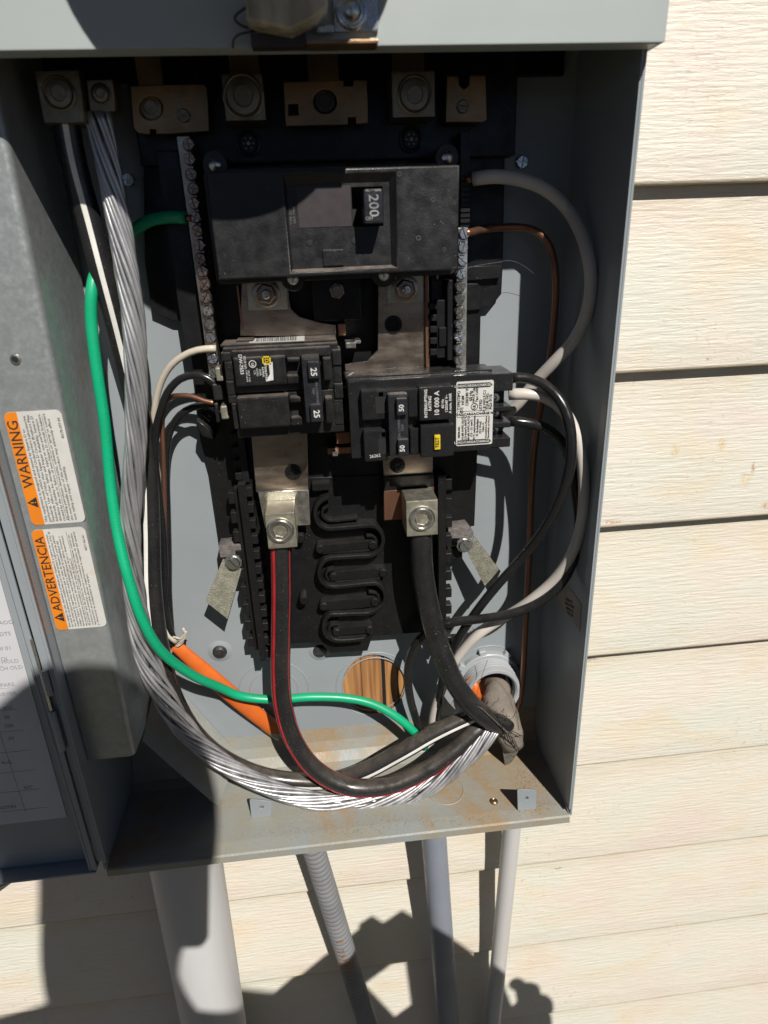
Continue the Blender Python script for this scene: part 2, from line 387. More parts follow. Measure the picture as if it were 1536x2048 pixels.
def screw_head(r, h, kind='slot'):
    """head on a low washer, slot or cross really cut in; local axis -y points out of the wall"""
    bm = bmesh.new(); n = 20; g = r*.14
    def piece(pts):
        lo = [bm.verts.new((x, 0, z)) for x, z in pts]
        mid = [bm.verts.new((x, -h*.6, z)) for x, z in pts]
        hi = [bm.verts.new((x*.86, -h, z*.86)) for x, z in pts]
        for A, B in ((lo, mid), (mid, hi)):
            for k in range(len(pts)): bm.faces.new((A[k], A[(k+1) % len(pts)], B[(k+1) % len(pts)], B[k]))
        bm.faces.new(hi)
    if kind == 'slot':
        for s in (1, -1):
            a0 = math.asin(g/r)
            piece([(r*math.cos(a0+(math.pi-2*a0)*k/10), s*r*math.sin(a0+(math.pi-2*a0)*k/10)) for k in range(11)])
    else:
        for q in range(4):
            a0 = math.asin(g/r); pts = [(r*math.cos(a0+(math.pi/2-2*a0)*k/5), r*math.sin(a0+(math.pi/2-2*a0)*k/5)) for k in range(6)]+[(g, g)]
            ca, sa = math.cos(q*math.pi/2), math.sin(q*math.pi/2)
            piece([(x*ca-z*sa, x*sa+z*ca) for x, z in pts])
    lo = [bm.verts.new((r*.95*math.cos(2*math.pi*k/n), -h*.25, r*.95*math.sin(2*math.pi*k/n))) for k in range(n)]
    bm.faces.new(lo)
    bmesh.ops.recalc_face_normals(bm, faces=bm.faces)
    me = bpy.data.meshes.new('screw'); bm.to_mesh(me); bm.free(); return me
def put(me, name, m, parent, loc, rot=(0, 0, 0), scale=1.):
    if len(me.materials) == 0: me.materials.append(m)
    o = bpy.data.objects.new(name, me); COL.objects.link(o)
    if parent is not None:
        o.parent = parent; base = Vector((0, 0, 0)); q = parent
        while q is not None: base += q.location; q = q.parent
        o.location = Vector(loc)-base
    else: o.location = loc
    o.rotation_euler = rot; o.scale = (scale,)*3
    return o
def rz(a): return (0, a, 0)      # spin about the axis out of the wall

W, D = .375, .1016
# ------------------------------------------------------------------ ground
bm = bmesh.new()
for s in ((-60, 2, -60, 60),): pass
vs = [bm.verts.new(v) for v in ((-80, -80, -.86), (80, -80, -.86), (80, 80, -.86), (-80, 80, -.86))]; bm.faces.new(vs)
tag(from_bm('ground', bm, M['soil']), kind='structure')

# ------------------------------------------------------------------ siding wall
wall = thing('siding_wall', (0, .03, -.86), 'cream embossed vinyl siding wall of overlapping boards behind the grey electrical box', 'house wall')
PER, Z0 = .1319, .4755
bm_x0, bm_x1 = -1.6, 2.6
for k in range(-8, 10):
    zb = Z0-PER*k; zt = zb+PER
    bm = bmesh.new()
    t = .0112
    prof = [(-t-.001, zb), (-.0018, zb), (-.0004, zb+.0008), (0., zb+.0025), (-.0006, zb+.02), (-.004, zb+.06), (-.0081, zb+.1), (-t-.0004, zt+.006), (-t-.003, zt+.006)]
    L_, R_ = [], []
    for d, z in prof:
        L_.append(bm.verts.new((bm_x0, -d, z))); R_.append(bm.verts.new((bm_x1, -d, z)))
    for i in range(len(prof)):
        j = (i+1) % len(prof); bm.faces.new((L_[i], R_[i], R_[j], L_[j]))
    bm.faces.new(L_); bm.faces.new(R_)
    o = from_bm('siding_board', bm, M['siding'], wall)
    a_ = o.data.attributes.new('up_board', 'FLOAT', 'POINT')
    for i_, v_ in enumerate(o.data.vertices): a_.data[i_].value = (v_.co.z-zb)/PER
box('wall_sheathing', M['wood'], wall, bm_x0, bm_x1, -.05, -.016, -.86, 1.72, 0)
# plywood the box is screwed to
bk = box('plywood_backing', M['wood'], wall, .05, .34, .0005, .0035, .015, .50, 0)
box('crack', M['slot'], wall, U(764, 1369, .003).x, U(771, 1369, .003).x, .0030, .0037, .04, .12, 0)
for xx_ in (.2445, .212):
    box('grain_gap', M['rivetdark'], wall, xx_, xx_+.0005, .0032, .0037, .03, .13, 0)
# nail holes and rust marks on the siding
for (x, y, r) in ((283, 1976, .0016), (1118, 1780, 0), (1340, 1757, .0), ):
    if r:
        c = U(x, y, -.002); lathe('nail_hole', M['slot'], wall, c, [(0, .0012), (r, .0012), (r*1.1, 0)], 12)
def splat(name, m, parent, cx, cy, d, n, sx, sy, r0, r1, seed):
    """flakes of dirt or rust lying on a surface"""
    rnd = random.Random(seed); bm = bmesh.new()
    for i in range(n):
        p = U(cx+rnd.gauss(0, sx), cy+rnd.gauss(0, sy), d); r = rnd.uniform(r0, r1)
        k = 6; vs = [bm.verts.new((p.x+r*rnd.uniform(.5, 1.2)*math.cos(2*math.pi*j/k), p.y-.0003, p.z+r*rnd.uniform(.4, .9)*math.sin(2*math.pi*j/k))) for j in range(k)]
        bm.faces.new(vs)
    o = from_bm(name, bm, m, parent); o['kind'] = 'stuff'; return o
M['rustmark'] = mat('rusty_stain', (.50, .26, .10), .8, 0, (.62, .42, .22), 300)
M['palestain'] = mat('pale_yellow_stain', (.60, .47, .26), .8, 0, (.62, .52, .34), 300)
M['lichen'] = mat('grey_green_lichen', (.22, .22, .14), .9, 0, (.30, .28, .2), 300)
for cx, cy, n, sx, sy, mm, sd in ((1400, 1645, 8, 40, 30, 'lichen', 16), (1250, 1900, 14, 90, 60, 'lichen', 17), (1420, 1950, 12, 60, 40, 'lichen', 18), (1300, 1400, 8, 90, 60, 'lichen', 19)):
    splat('fleck', M[mm], wall, cx, cy, .0002, n, sx, sy, .0002, .0005, sd)

# ------------------------------------------------------------------ electrical enclosure
enc = thing('electrical_enclosure', (W/2, 0, 0), 'open grey steel electrical box on the siding with worn dusty bottom tray', 'electrical box')
TOP = .98
hole1 = circ(748, 1369, 63, 40, 60)
_h = U(988, 1387, .0295); hub_c = Vector((_h.x, -.006, _h.z))
hub_hole = [(hub_c.x+.0215*math.cos(2*math.pi*k/40), hub_c.z+.0215*math.sin(2*math.pi*k/40)) for k in range(40)]
h1w = [(U(p[0], p[1], .006).x, U(p[0], p[1], .006).z) for p in hole1]
plate('back_panel', M['grey'], enc, [(-.0004, .0), (W+.0004, .0), (W+.0004, TOP-.002), (-.0004, TOP-.002)], .0045, .006, [h1w, hub_hole], px=False)
box('side_panel', M['grey'], enc, -.0015, .0, .004, D, -.001, TOP, .0004)
box('side_panel', M['grey'], enc, W, W+.0015, .004, D, -.001, TOP, .0004)
box('front_lip', M['grey'], enc, W-.0016, W-.0002, D-.0012, D+.0002, .006, TOP, .0003)
box('side_hem', M['grey'], enc, W-.0014, W-.0003, D-.010, D-.0016, .008, TOP, .0003)
box('front_lip', M['grey'], enc, .0002, .0020, D-.0012, D+.0002, .006, TOP, .0003)
box('top_panel', M['grey'], enc, -.0012, W+.0012, .004, D-.0005, TOP, TOP+.0015, .0003)
# bottom tray: sheet, bent-up back strip, front flange
bm = bmesh.new()
ny = 1
prof = [(.0062, .034), (.0075, .020), (.0105, .0105), (.017, .0035), (.026, .0006), (D-.012, .0), (D-.001, -.0012), (D+.0004, -.0022), (D+.0004, -.0085), (D-.0008, -.0085), (D-.0014, -.0038), (D-.012, -.0022), (.012, -.0022), (.006, .0)]
L_ = [bm.verts.new((.0002, -d, z)) for d, z in prof]; R_ = [bm.verts.new((W-.0002, -d, z)) for d, z in prof]
for i in range(len(prof)):
    j = (i+1) % len(prof); bm.faces.new((L_[i], R_[i], R_[j], L_[j]))
bm.faces.new(L_); bm.faces.new(R_)
from_bm('bottom_tray', bm, M['greydust'], enc)
# sloping baffle in the lower left corner
def quad_sheet(name, m, parent, P, th=.0012):
    bm = bmesh.new(); P = [Vector(p) for p in P]; nrm = (P[1]-P[0]).cross(P[-1]-P[0]).normalized()
    if nrm.y > 0: nrm = -nrm
    a = [bm.verts.new(p) for p in P]; b = [bm.verts.new(p-nrm*th) for p in P]; n = len(P)
    bm.faces.new(a); bm.faces.new(b)
    for i in range(n): bm.faces.new((a[i], a[(i+1) % n], b[(i+1) % n], b[i]))
    return from_bm(name, bm, m, parent)
quad_sheet('corner_baffle', M['dustpaint'], enc, [U(318, 1335, .0075), U(475, 1508, .0075), U(436, 1612, .058), U(285, 1480, .062)])
# galvanised wireway cover with rounded front edge
bm = bmesh.new()
def gprof(z):
    k = (z-.09)/.45; xr = .0345+.0085*k; r = .0042; pr = [(.0008, .0835), (.0008, .085)]
    for a in range(0, 7):
        an = rad(90-15*a); pr.append((xr-r+r*math.cos(an), .085-r+r*math.sin(an)))
    pr += [(xr+.0012, .012), (xr-.0002, .012)]
    for a in range(6, -1, -1):
        an = rad(90-15*a); rr = r-.0012; pr.append((xr-r+rr*math.cos(an), .085-r+rr*math.sin(an)))
    return pr
zs = [.093, .2, .3, .4, .55, .70]
rings = [[bm.verts.new((x, -d, z)) for x, d in gprof(z)] for z in zs]
for A, B in zip(rings, rings[1:]):
    for i in range(len(A)): bm.faces.new((A[i], A[(i+1) % len(A)], B[(i+1) % len(A)], B[i]))
bm.faces.new(rings[0]); bm.faces.new(rings[-1])
gc = from_bm('wireway_cover', bm, M['galv'], enc, True); gc.data.set_sharp_from_angle(angle=rad(40))
c = U(31, 719, .0853); lathe('screw_hole', M['slot'], gc, c, [(0, .0003), (.0016, .0003), (.0022, .0001)], 16)
lathe('hole_rim', M['zinc'], gc, c, [(.0018, .0002), (.0020, .0007), (.0030, .0004), (.0032, -.0002)], 20)
# knockout rings pressed into the back panel, rivets
def ring(name, m, parent, c, r, w=.0006, h=.0004, n=48):
    return lathe(name, m, parent, c, [(r-w, 0), (r-w*.4, h), (r+w*.4, h), (r+w, 0)], n)
kc = U(548, 1380, .006)
for r in (.021, .0305): ring('knockout_ring', M['grey'], enc, kc, r)
kc = U(748, 1369, .006)
for r in (.0285, .034): ring('knockout_ring', M['grey'], enc, kc, r)
ring('knockout_ring', M['grey'], enc, hub_c, .034)
def rivet(parent, px, py, d, r, h, m='zinc', name='rivet'):
    return lathe(name, M[m], parent, U(px, py, d), [(r*1.25, 0), (r*1.2, h*.15), (r, h*.2), (r*.92, h*.6), (r*.6, h*.92), (0, h)], 20)
for px, py, m in ((440, 1302, 'black'), (640, 1300, 'black')):
    c = U(px, py, .006)
    lathe('dimple', M['grey'], enc, c, [(.0105, 0), (.0080, .0008), (.0064, .0012), (0, .0012)], 28)
    lathe('rivet', M['rivetdark'], enc, c+Vector((0, -.0012, 0)), [(.0062, 0), (.0060, .0010), (.0042, .0028), (0, .0034)], 24)
scr = screw_head(.0040, .0028, 'cross')
for px, py, d in ((258, 360, .014), (1043, 325, .008)):
    put(scr, 'screw', M['zinc'], enc, U(px, py, d), rz(random.random()))
# tray knockouts, rivet, lid tabs
for px, py, r in ((700, 1545, .0), (755, 1530, .021), (890, 1580, .016)):
    if r:
        A = U(px, py, .05); P = CAM+(U(px, py, .05)-CAM)*1.0
        v = U(px, py, .05)-CAM; t = (0.0002-CAM.z)/v.z; P = CAM+v*t
        lathe('knockout_ring', M['greydust'], enc, P, [(r-.0007, 0), (r-.0003, .0005), (r+.0003, .0005), (r+.0007, 0)], 44, Vector((0, 0, 1)))
def on_tray(px, py, z=.0006):
    v = U(px, py, .05)-CAM; return CAM+v*((z-CAM.z)/v.z)
lathe('rivet', M['jaw'], enc, on_tray(988, 1603), [(.0034, 0), (.0032, .0008), (.0022, .0016), (.0016, .0010), (0, .0010)], 20, Vector((0, 0, 1)))
def tray_tab(a, b, c4, d4, dd):
    dd = -(on_tray((c4[0]+d4[0])/2, (c4[1]+d4[1])/2).y)
    P = [U(a[0], a[1], dd), U(b[0], b[1], dd), U(c4[0], c4[1], dd), U(d4[0], d4[1], dd)]
    zmin = min(p.z for p in P)
    outl = [(P[0].x+.001, P[0].z), (P[1].x-.001, P[1].z), (P[1].x, P[1].z-.001), (P[2].x, min(P[2].z, 0.0005)), (P[3].x, min(P[3].z, 0.0005)), (P[0].x, P[0].z-.001)]
    cx = (P[0].x+P[1].x)/2; cz = (P[0].z+P[3].z)/2+.0006
    h = [(cx+.0019*math.cos(2*math.pi*k/16), cz+.0019*math.sin(2*math.pi*k/16)) for k in range(16)]
    o = plate('cover_tab', M['grey'], enc, outl, dd-.0012, dd, [h], px=False)
    lathe('thread', M['galv'], o, (cx, -dd+.0006, cz), [(.0022, 0), (.0019, -.0003), (.0017, -.003), (0, -.0031)], 16)
tray_tab((1035, 1579), (1073, 1580), (1072, 1618), (1036, 1620), .083)
tray_tab((499, 1599), (544, 1603), (541, 1632), (503, 1636), .083)
# loose dirt in the tray
def tray_dirt(name, cx, cy, n, sx, sy, seed, r0=.0002, r1=.0008):
    rnd = random.Random(seed); bm = bmesh.new()
    for i in range(n):
        p = on_tray(cx+rnd.gauss(0, sx), cy+rnd.gauss(0, sy), .0004); r = rnd.uniform(r0, r1)
        if not (.003 < p.x < W-.003 and .02 < -p.y < D-.002): continue
        top = bm.verts.new((p.x+rnd.uniform(-r, r)*.3, p.y, p.z+r*rnd.uniform(.3, .7)))
        vs = [bm.verts.new((p.x+r*math.cos(a+.5*i)*rnd.uniform(.6, 1.5), p.y+r*math.sin(a+.5*i), p.z)) for a in (0, 1.3, 2.6, 3.9, 5.1)]
        for j in range(5): bm.faces.new((vs[j], vs[(j+1) % 5], top))
    o = from_bm(name, bm, M['dirt'], enc); o['kind'] = 'stuff'
tray_dirt('dirt', 640, 1520, 500, 38, 16, 1); tray_dirt('dirt', 760, 1500, 600, 70, 12, 2); tray_dirt('dirt', 1065, 1545, 240, 16, 22, 3)
tray_dirt('dirt', 620, 1660, 420, 90, 10, 4, .0001, .0004); tray_dirt('dirt', 840, 1640, 300, 90, 8, 5, .0001, .0004); tray_dirt('dirt', 1060, 1610, 260, 30, 10, 6, .0001, .0004)
# warning labels on the wireway cover
def rounded(x0, x1, z0, z1, r, n=5):
    o = []
    for cx, cz, a0 in ((x1-r, z1-r, 0), (x0+r, z1-r, 90), (x0+r, z0+r, 180), (x1-r, z0+r, 270)):
        for k in range(n+1):
            a = rad(a0+90*k/n); o.append((cx+r*math.cos(a), cz+r*math.sin(a)))
    return o
def clip_left(x0, x1, z0, z1, r): # orange band: rounded on the left only
    o = [(x1, z0), (x1, z1)]
    for cx, cz, a0 in ((x0+r, z1-r, 90), (x0+r, z0+r, 180)):
        for k in range(6):
            a = rad(a0+90*k/5); o.append((cx+r*math.cos(a), cz+r*math.sin(a)))
    return o
dl = .0853
for (z0, z1, xx0, xx1, head, hs, paras, code) in (
    (.2855, .3590, .0050, .0382, 'WARNING', .0088,
     ['This equipment is designed and tested by Square D to\nperformance levels which exceed Underwriters Laboratories\nStandards. Use of Other than Square D Circuit Breakers May\nAdversely Affect User Safety and Impair Reliability. Square D\ndisclaims all liability for damage, injury or non-performance\ncaused by the use or failure of non-Square D circuit breakers.',
      'Allowing petroleum based paint, solvents or spray to contact\nthe non-metallic parts of this product may adversely affect\nuser safety and impair reliability.'], '40270-097-04'),
    (.2073, .2822, .0030, .0365, 'ADVERTENCIA', .0082,
     ['Este equipo ha sido diseñado y probado por Square D y supera las normas\nde nivel de rendimiento establecidas por Underwriters Laboratories (UL). El\nuso de interruptores automáticos que no sean de Square D puede afectar\nnegativamente la seguridad del usuario y disminuir la confiabilidad del\nequipo. Square D no asume responsabilidad alguna por daños, lesiones o\nfuncionamiento incorrecto del equipo causado por el uso o desperfectos\nde interruptores automáticos que no sean de Square D.',
      'Al permitir que las partes no metálicas de este producto entren en\ncontacto con pinturas, solventes o rociadores basados en derivados\ndel petróleo se podría afectar negativamente la seguridad del usuario\ny deteriorar la confiabilidad del equipo.'], '40271-065-02')):
    lab = plate('warning_label', M['paper'], gc, rounded(xx0, xx1, z0, z1, .0035), dl-.0002, dl, px=False)
    lab['label'] = 'orange and white safety label reading ' + head
    xo = xx0+.0076
    plate('orange_band', M['orangeprint'], gc, clip_left(xx0, xo, z0+.0001, z1-.0001, .0035), dl, dl+.00012, px=False)
    xm = (xx0+xo)/2; zt = z0+(.026 if head == 'WARNING' else .0185)
    L1 = .0075*len(head)*.72
    # the lettering runs upwards
    wd = text('lettering', head, M['ink'], gc, (xm+.0004, -dl-.0001, z0+(.047 if head == 'WARNING' else .0425)), hs, 90, bold=.00015, spacing=1.02)
    tz = z0+(.0155 if head == 'WARNING' else .010)
    plate('hazard_triangle', M['ink'], gc, [(xm+.0028, tz-.0036), (xm+.0028, tz+.0036), (xm-.0034, tz)], dl+.0001, dl+.0002, px=False)
    text('lettering', '!', M['orangeprint'], gc, (xm+.0006, -dl-.00025, tz), .0048, 90, bold=.0002)
    wfull = xx1-xo; np1 = paras[0].count('\n')+1; np2 = paras[1].count('\n')+1
    lh = (wfull-.0035)/(np1+np2+1.0)
    def para(s, x_first, n):
        sz = lh*1.0
        cx = x_first+lh*(n-1)/2
        o = text('lettering', s, M['ink'], gc, (cx, -dl-.00005, z0+.0015), sz, 90, align='LEFT', line=1.0, spacing=1.0)
        # squeeze the line length to the label
        me = o.data; zz = [v.co.z for v in me.vertices]; a, b = min(zz), max(zz); k = (z1-z0-.0035)/(b-a)
        k = min(k, 1.35)
        for v in me.vertices: v.co.z = z0+.0016+(v.co.z-a)*k
        xs = [v.co.x for v in me.vertices]; a, b = min(xs), max(xs); k = (lh*n-lh*.15)/(b-a)
        for v in me.vertices: v.co.x = x_first-lh*.4+(v.co.x-a)*k
    para(paras[0], xo+lh*.75, np1); para(paras[1], xo+lh*(np1+.95), np2)
    xr_ = xo+lh*(np1+.35)
    plate('rule', M['ink'], gc, [(xr_-.0001, z0+.002), (xr_+.0001, z0+.002), (xr_+.0001, z1-.003), (xr_-.0001, z1-.003)], dl, dl+.0001, px=False)
    text('lettering', code, M['ink'], gc, (xx1-.0022, -dl-.00005, z1-.0115), lh*1.05, 90)
# small torn sticker on the right side panel
def side_pt(px, py, x=W-.0001):
    v = fw+cr*((px-768)/FPX)-cu*((py-1024)/FPX); return CAM+v*((x-CAM.x)/v.x)
P = [side_pt(*p) for p in ((1112, 1190), (1137, 1172), (1163, 1208), (1160, 1262), (1142, 1236), (1120, 1215))]
bm = bmesh.new(); a = [bm.verts.new(p-Vector((.0002, 0, 0))) for p in P]; b = [bm.verts.new(p) for p in P]
bm.faces.new(a); bm.faces.new(b)
for i in range(len(P)): bm.faces.new((a[i], a[(i+1) % len(P)], b[(i+1) % len(P)], b[i]))
st = from_bm('torn_sticker', bm, mat('aged_sticker', (.33, .29, .25), .7, 0, (.26, .23, .2), 60), enc)
cc = side_pt(1140, 1215)
text('lettering', 'SURFACE\nENCLOSURE\nNEMA 3R\nTYPE 3R', M['ink'], enc, cc-Vector((.0003, 0, 0)), .0036, 0, normal=Vector((-1, 0, 0)), up=Vector((0, .35, 1)))
# ------------------------------------------------------------------ meter compartment cover above, meter and its seal
cov = thing('meter_cover', (W/2, -.11, .75), 'pale grey steel cover of the meter section overhanging the open box', 'cover')
cz0 = .5322
bm = bmesh.new()
add_box(bm, -.0049, W+.0035, .1146, .1158, cz0, TOP+.01, .0006, 2)
add_box(bm, W+.0018, W+.0034, .085, .1144, cz0, TOP+.01, .0003, 1)
add_box(bm, -.0048, -.0034, .085, .1144, cz0, TOP+.01, .0003, 1)
add_box(bm, -.0032, W+.0014, .1026, .1130, cz0, cz0+.0012, .0003, 1)
from_bm('cover_panel', bm, M['cover'], cov)
met = thing('electric_meter', (.188, -.115, .648), 'round glass electricity meter in a steel ring above the frame, seen only by its shadow', 'meter')
lathe('meter_ring', M['zinc'], met, (.188, -.115, .648), [(.074, 0), (.0816, .001), (.0816, .022), (.078, .024), (.070, .024)], 64)
lathe('meter_glass', M['glass'], met, (.188, -.115, .648), [(.070, .0), (.0795, .022), (.0795, .066), (.076, .074), (.0, .076)], 64)
# latch hasp at the foot of the cover
hp = thing('latch_hasp', U(700, 60, .12), 'blurred steel latch bracket with a domed boss on the pale meter cover', 'latch')
A = U(664, -40, .118); B = U(757, 62, .118)
box('bracket', M['zinc'], hp, A.x, B.x, .1152, .118, B.z, A.z, .0006)
hc = U(703, 22, .118)
lathe('boss', M['zinc'], hp, hc, [(.0078, 0), (.0072, .0016), (.0062, .0018), (.0056, .0006), (.0046, .0008), (.0030, .0030), (0, .0040)], 32)
A = U(612, 62, .128); B = U(757, 86, .128)
box('ledge', M['jaw'], hp, A.x, B.x, .1152, .128, B.z, B.z+.0016, .0004)
A = U(500, 66, .124); B = U(614, 92, .124)
box('ledge', M['window'], hp, A.x, B.x, .1152, .124, B.z, A.z, .0006)
A = U(632, 50, .121); B = U(668, 64, .121)
box('catch', M['zinc'], hp, A.x, B.x, .1152, .121, B.z, A.z, .0005)
seal = plate('plastic_seal', M['clearplastic'], None, [(490, -40), (492, 36), (520, 45), (582, 57), (622, 38), (655, 14), (655, -40)], .124, .140, bev=.0012)
tag(seal, 'yellowed translucent plastic seal tag hanging at the top edge over the latch', 'seal')
wire = tube('seal_wire', M['thread'], None, [(500, 10, .126), (474, 28, .124), (470, 40, .122), (485, 52, .121), (512, 60, .121)], .0006, 8)
tag(wire, 'thin dark wire loop of the seal beside the latch', 'wire')
wire = tube('seal_wire', M['thread'], None, [(512, 62, .121), (480, 68, .121), (467, 80, .119), (466, 96, .117)], .0005, 8)
tag(wire, 'second short wire end curling below the seal wire loop', 'wire')

# ------------------------------------------------------------------ opened door on the left
door = thing('enclosure_door', (-.01, -.095, .0), 'grey box door swung open to the left with a paper circuit chart inside', 'door')
DZ0 = -.0036
box('door_pan', M['grey'], door, -.42, -.0138, .0862, .088, DZ0+.0007, .53, .0004)
box('bottom_flange', M['grey'], door, -.42, -.0085, .0860, .1012, DZ0-.001, DZ0+.0006, .0003)
box('hinge_flange', M['grey'], door, -.0134, -.0118, .0862, .1002, DZ0+.001, .53, .0003)
box('hinge_strip', M['grey'], door, -.0116, -.0075, .0985, .1000, DZ0+.001, .53, .0003)
box('hinge_strip', M['grey'], door, -.0070, -.0020, .0965, .0978, .004, .53, .0003)
for (x, y0, y1) in ((92, 1342, 1390), (112, 1422, 1502)):
    A = U(x, y0, .1015); B = U(x+10, y1, .1015); c = Vector(((A.x+B.x)/2-.001, -.1008, B.z))
    lathe('hinge_knuckle', M['grey'], door, c, [(0, 0), (.0022, 0), (.0024, .0004), (.0024, A.z-B.z-.0004), (.0019, A.z-B.z), (0, A.z-B.z)], 20, Vector((0, 0, 1)))
lathe('hinge_pin', M['zinc'], door, U(104, 1425, .1008), [(0, 0), (.001, 0), (.001, .06), (0, .06)], 10, Vector((0, 0, 1)))
# chart
P = [U(0, 1170, .0884), U(134, 1634, .0884)]
x1a, x1b = P[0].x, P[1].x; zb = P[1].z
ch = plate('circuit_chart', M['chart'], door, [(-.30, zb-.002), (x1b, zb), (x1a+.004, .50), (-.30, .50)], .0882, .0886, px=False)
chd = .0887
def chart_txt(px, py, s, sz=.0042):
    c = U(px, py, chd); text('lettering', s, M['inkgrey'], ch, (c.x, -chd, c.z), sz, 0)
for px, py, s in ((12, 1245, 'AOO'), (10, 1268, 'DTS'), (8, 1297, 'OI 01'), (8, 1318, 'OI'), (20, 1323, 'HOLD'), (22, 1336, 'CH OLD'), (12, 1370, 'SPARE'), (14, 1388, 'DRYER'), (12, 1417, 'OO5'), (14, 1435, 'S0'), (18, 1452, '250'), (22, 1477, '30'), (14, 1525, 'A.G.'), (58, 1575, 'KIT.'), (14, 1615, 'NOTES')):
    chart_txt(px, py, s)
bm = bmesh.new()
for k in range(9):
    z = zb+.012+.0185*k; add_box(bm, -.12, x1b-.012, chd-.0001, chd+.00002, z, z+.00025)
add_box(bm, x1b-.0285, x1b-.0282, chd-.0001, chd+.00002, zb+.01, .30)
from_bm('ruled_lines', bm, M['inkgrey'], ch)
w_ = tube('cord', M['thinblack'], None, [(-60, 1810, .05), (-10, 1775, .045), (28, 1757, .04), (60, 1735, .035), (90, 1700, .03)], .0022, 10)
tag(w_, 'thin dark cord hanging behind the lower edge of the open door', 'cord')

# ------------------------------------------------------------------ load centre interior
li = thing('breaker_panel_interior', (.21, -.02, .24), 'black plastic breaker base with bus bars, screw strips and a serpentine ridge', 'panel interior')
plate('base_plate', M['black'], li, [(282, 95), (287, 300), (289, 520), (303, 622), (345, 641), (373, 643), (388, 760), (400, 880), (417, 941), (440, 1096), (495, 1100), (900, 1060), (949, 1052), (955, 905), (960, 700), (962, 615), (983, 613), (1003, 588), (1006, 530), (1010, 300), (1030, 95)], .0085, .0135, bev=.0006)
plate('rail_plate', M['black'], li, [(925, 533), (1002, 531), (1002, 556), (925, 562)], .0140, .0185, bev=.0004)
plate('rail_plate', M['black'], li, [(930, 567), (955, 567), (963, 575), (963, 618), (930, 622)], .0140, .0170, bev=.0004)
plate('lower_plate', M['black'], li, [(492, 960), (892, 945), (893, 1262), (745, 1272), (735, 1302), (660, 1306), (640, 1285), (500, 1290)], .0165, .0215, bev=.0006)
# side mass between rails and bus, upper
plate('centre_housing', M['black'], li, [(395, 560), (930, 545), (915, 960), (492, 972)], .0140, .0200, bev=.0006)
box('upper_barrier', M['black'], li, .095, .33, .012, .026, .4935, .66, .001)
box('upper_barrier', M['black'], li, .012, .365, .0065, .010, .54, TOP-.01, .001)
# comb rails
def comb(pts_top, pts_bot, d, side, n, w):
    A = U(*pts_top, d); B = U(*pts_bot, d)
    r = box('comb_rail', M['black'], li, min(A.x, B.x)-w/2, min(A.x, B.x)+w/2, .0215, d, B.z, A.z, .0005)
    me = None; step = (A.z-B.z)/n
    for k in range(n):
        z = B.z+step*(k+.5); x = min(A.x, B.x)+side*(w/2+.0022)
        if me is None:
            bm = bmesh.new(); add_box(bm, -.0024, .0024, -.004, .004, -step*.28, step*.28, .0004, 1); 
            bmesh.ops.recalc_face_normals(bm, faces=bm.faces); me = bpy.data.meshes.new('tooth'); bm.to_mesh(me); bm.free()
        put(me, 'tooth', M['black'], r, (x, -(d-.0038), z))
    return r
comb((500, 968), (527, 1322), .038, 1, 12, .0055)
comb((488, 975), (514, 1300), .030, -1, 9, .0040)
comb((893, 950), (885, 1300), .036, 1, 10, .0060)
comb((884, 600), (884, 715), .040, -1, 5, .0070)
comb((480, 860), (492, 965), .030, -1, 4, .0050)
for (a, b, d0, d1) in (((862, 560), (886, 618), .02, .034), ((868, 630), (892, 700), .02, .036), ((895, 560), (905, 720), .02, .044), ((878, 655), (897, 692), .036, .042)):
    pbox('moulding', M['black'], li, a, b, d0, d1, .0008)
# serpentine
def ribbon(name, m, parent, px, w, d0, d1):
    pts = catmull([U(p[0], p[1], d1) for p in px], .0025); bm = bmesh.new(); prev = None
    for i in range(len(pts)):
        t = (pts[min(i+1, len(pts)-1)]-pts[max(i-1, 0)]); t.y = 0; t.normalize(); s = Vector((t.z, 0, -t.x))*w/2
        q = [bm.verts.new((pts[i]+s*k_).to_3d() if False else Vector(((pts[i]+s*k_).x, -dd, (pts[i]+s*k_).z))) for k_, dd in ((1, d0), (1, d1-.0005), (.7, d1), (-.7, d1), (-1, d1-.0005), (-1, d0))]
        if prev:
            for j in range(5): bm.faces.new((prev[j], prev[j+1], q[j+1], q[j]))
        else: bm.faces.new(q)
        prev = q
    bm.faces.new(prev)
    return from_bm(name, bm, m, parent)
def c3(lst): return [(600+x/4.8, 940+y/4.8) for x, y in lst]
ribbon('serpentine_ridge', M['black'], li, c3([(285, 262), (205, 300), (152, 370), (150, 460), (190, 535), (265, 570), (330, 568), (480, 556), (640, 542), (725, 548), (785, 610), (800, 690), (765, 775), (690, 828), (610, 835), (460, 842), (330, 852), (245, 872), (192, 945), (190, 1035), (240, 1105), (330, 1130), (490, 1116), (660, 1098), (750, 1105), (812, 1175), (812, 1265), (750, 1340), (660, 1382), (500, 1388), (380, 1395), (290, 1400), (235, 1460), (232, 1550), (280, 1615), (360, 1645), (500, 1640), (620, 1625)]), .0030, .0215, .0335)
for lst in ([(285, 345), (225, 380), (215, 440), (270, 490), (360, 490), (555, 470)], [(640, 640), (700, 640), (740, 690), (700, 755), (610, 778), (200, 800)], [(330, 960), (270, 975), (250, 1020), (290, 1065), (360, 1078), (770, 1045)], [(660, 1180), (730, 1190), (765, 1245), (720, 1300), (600, 1315), (240, 1345)], [(370, 1490), (300, 1500), (275, 1550), (320, 1600), (400, 1612), (640, 1600)]):
    ribbon('inner_ridge', M['black'], li, c3(lst), .0020, .0215, .0295)
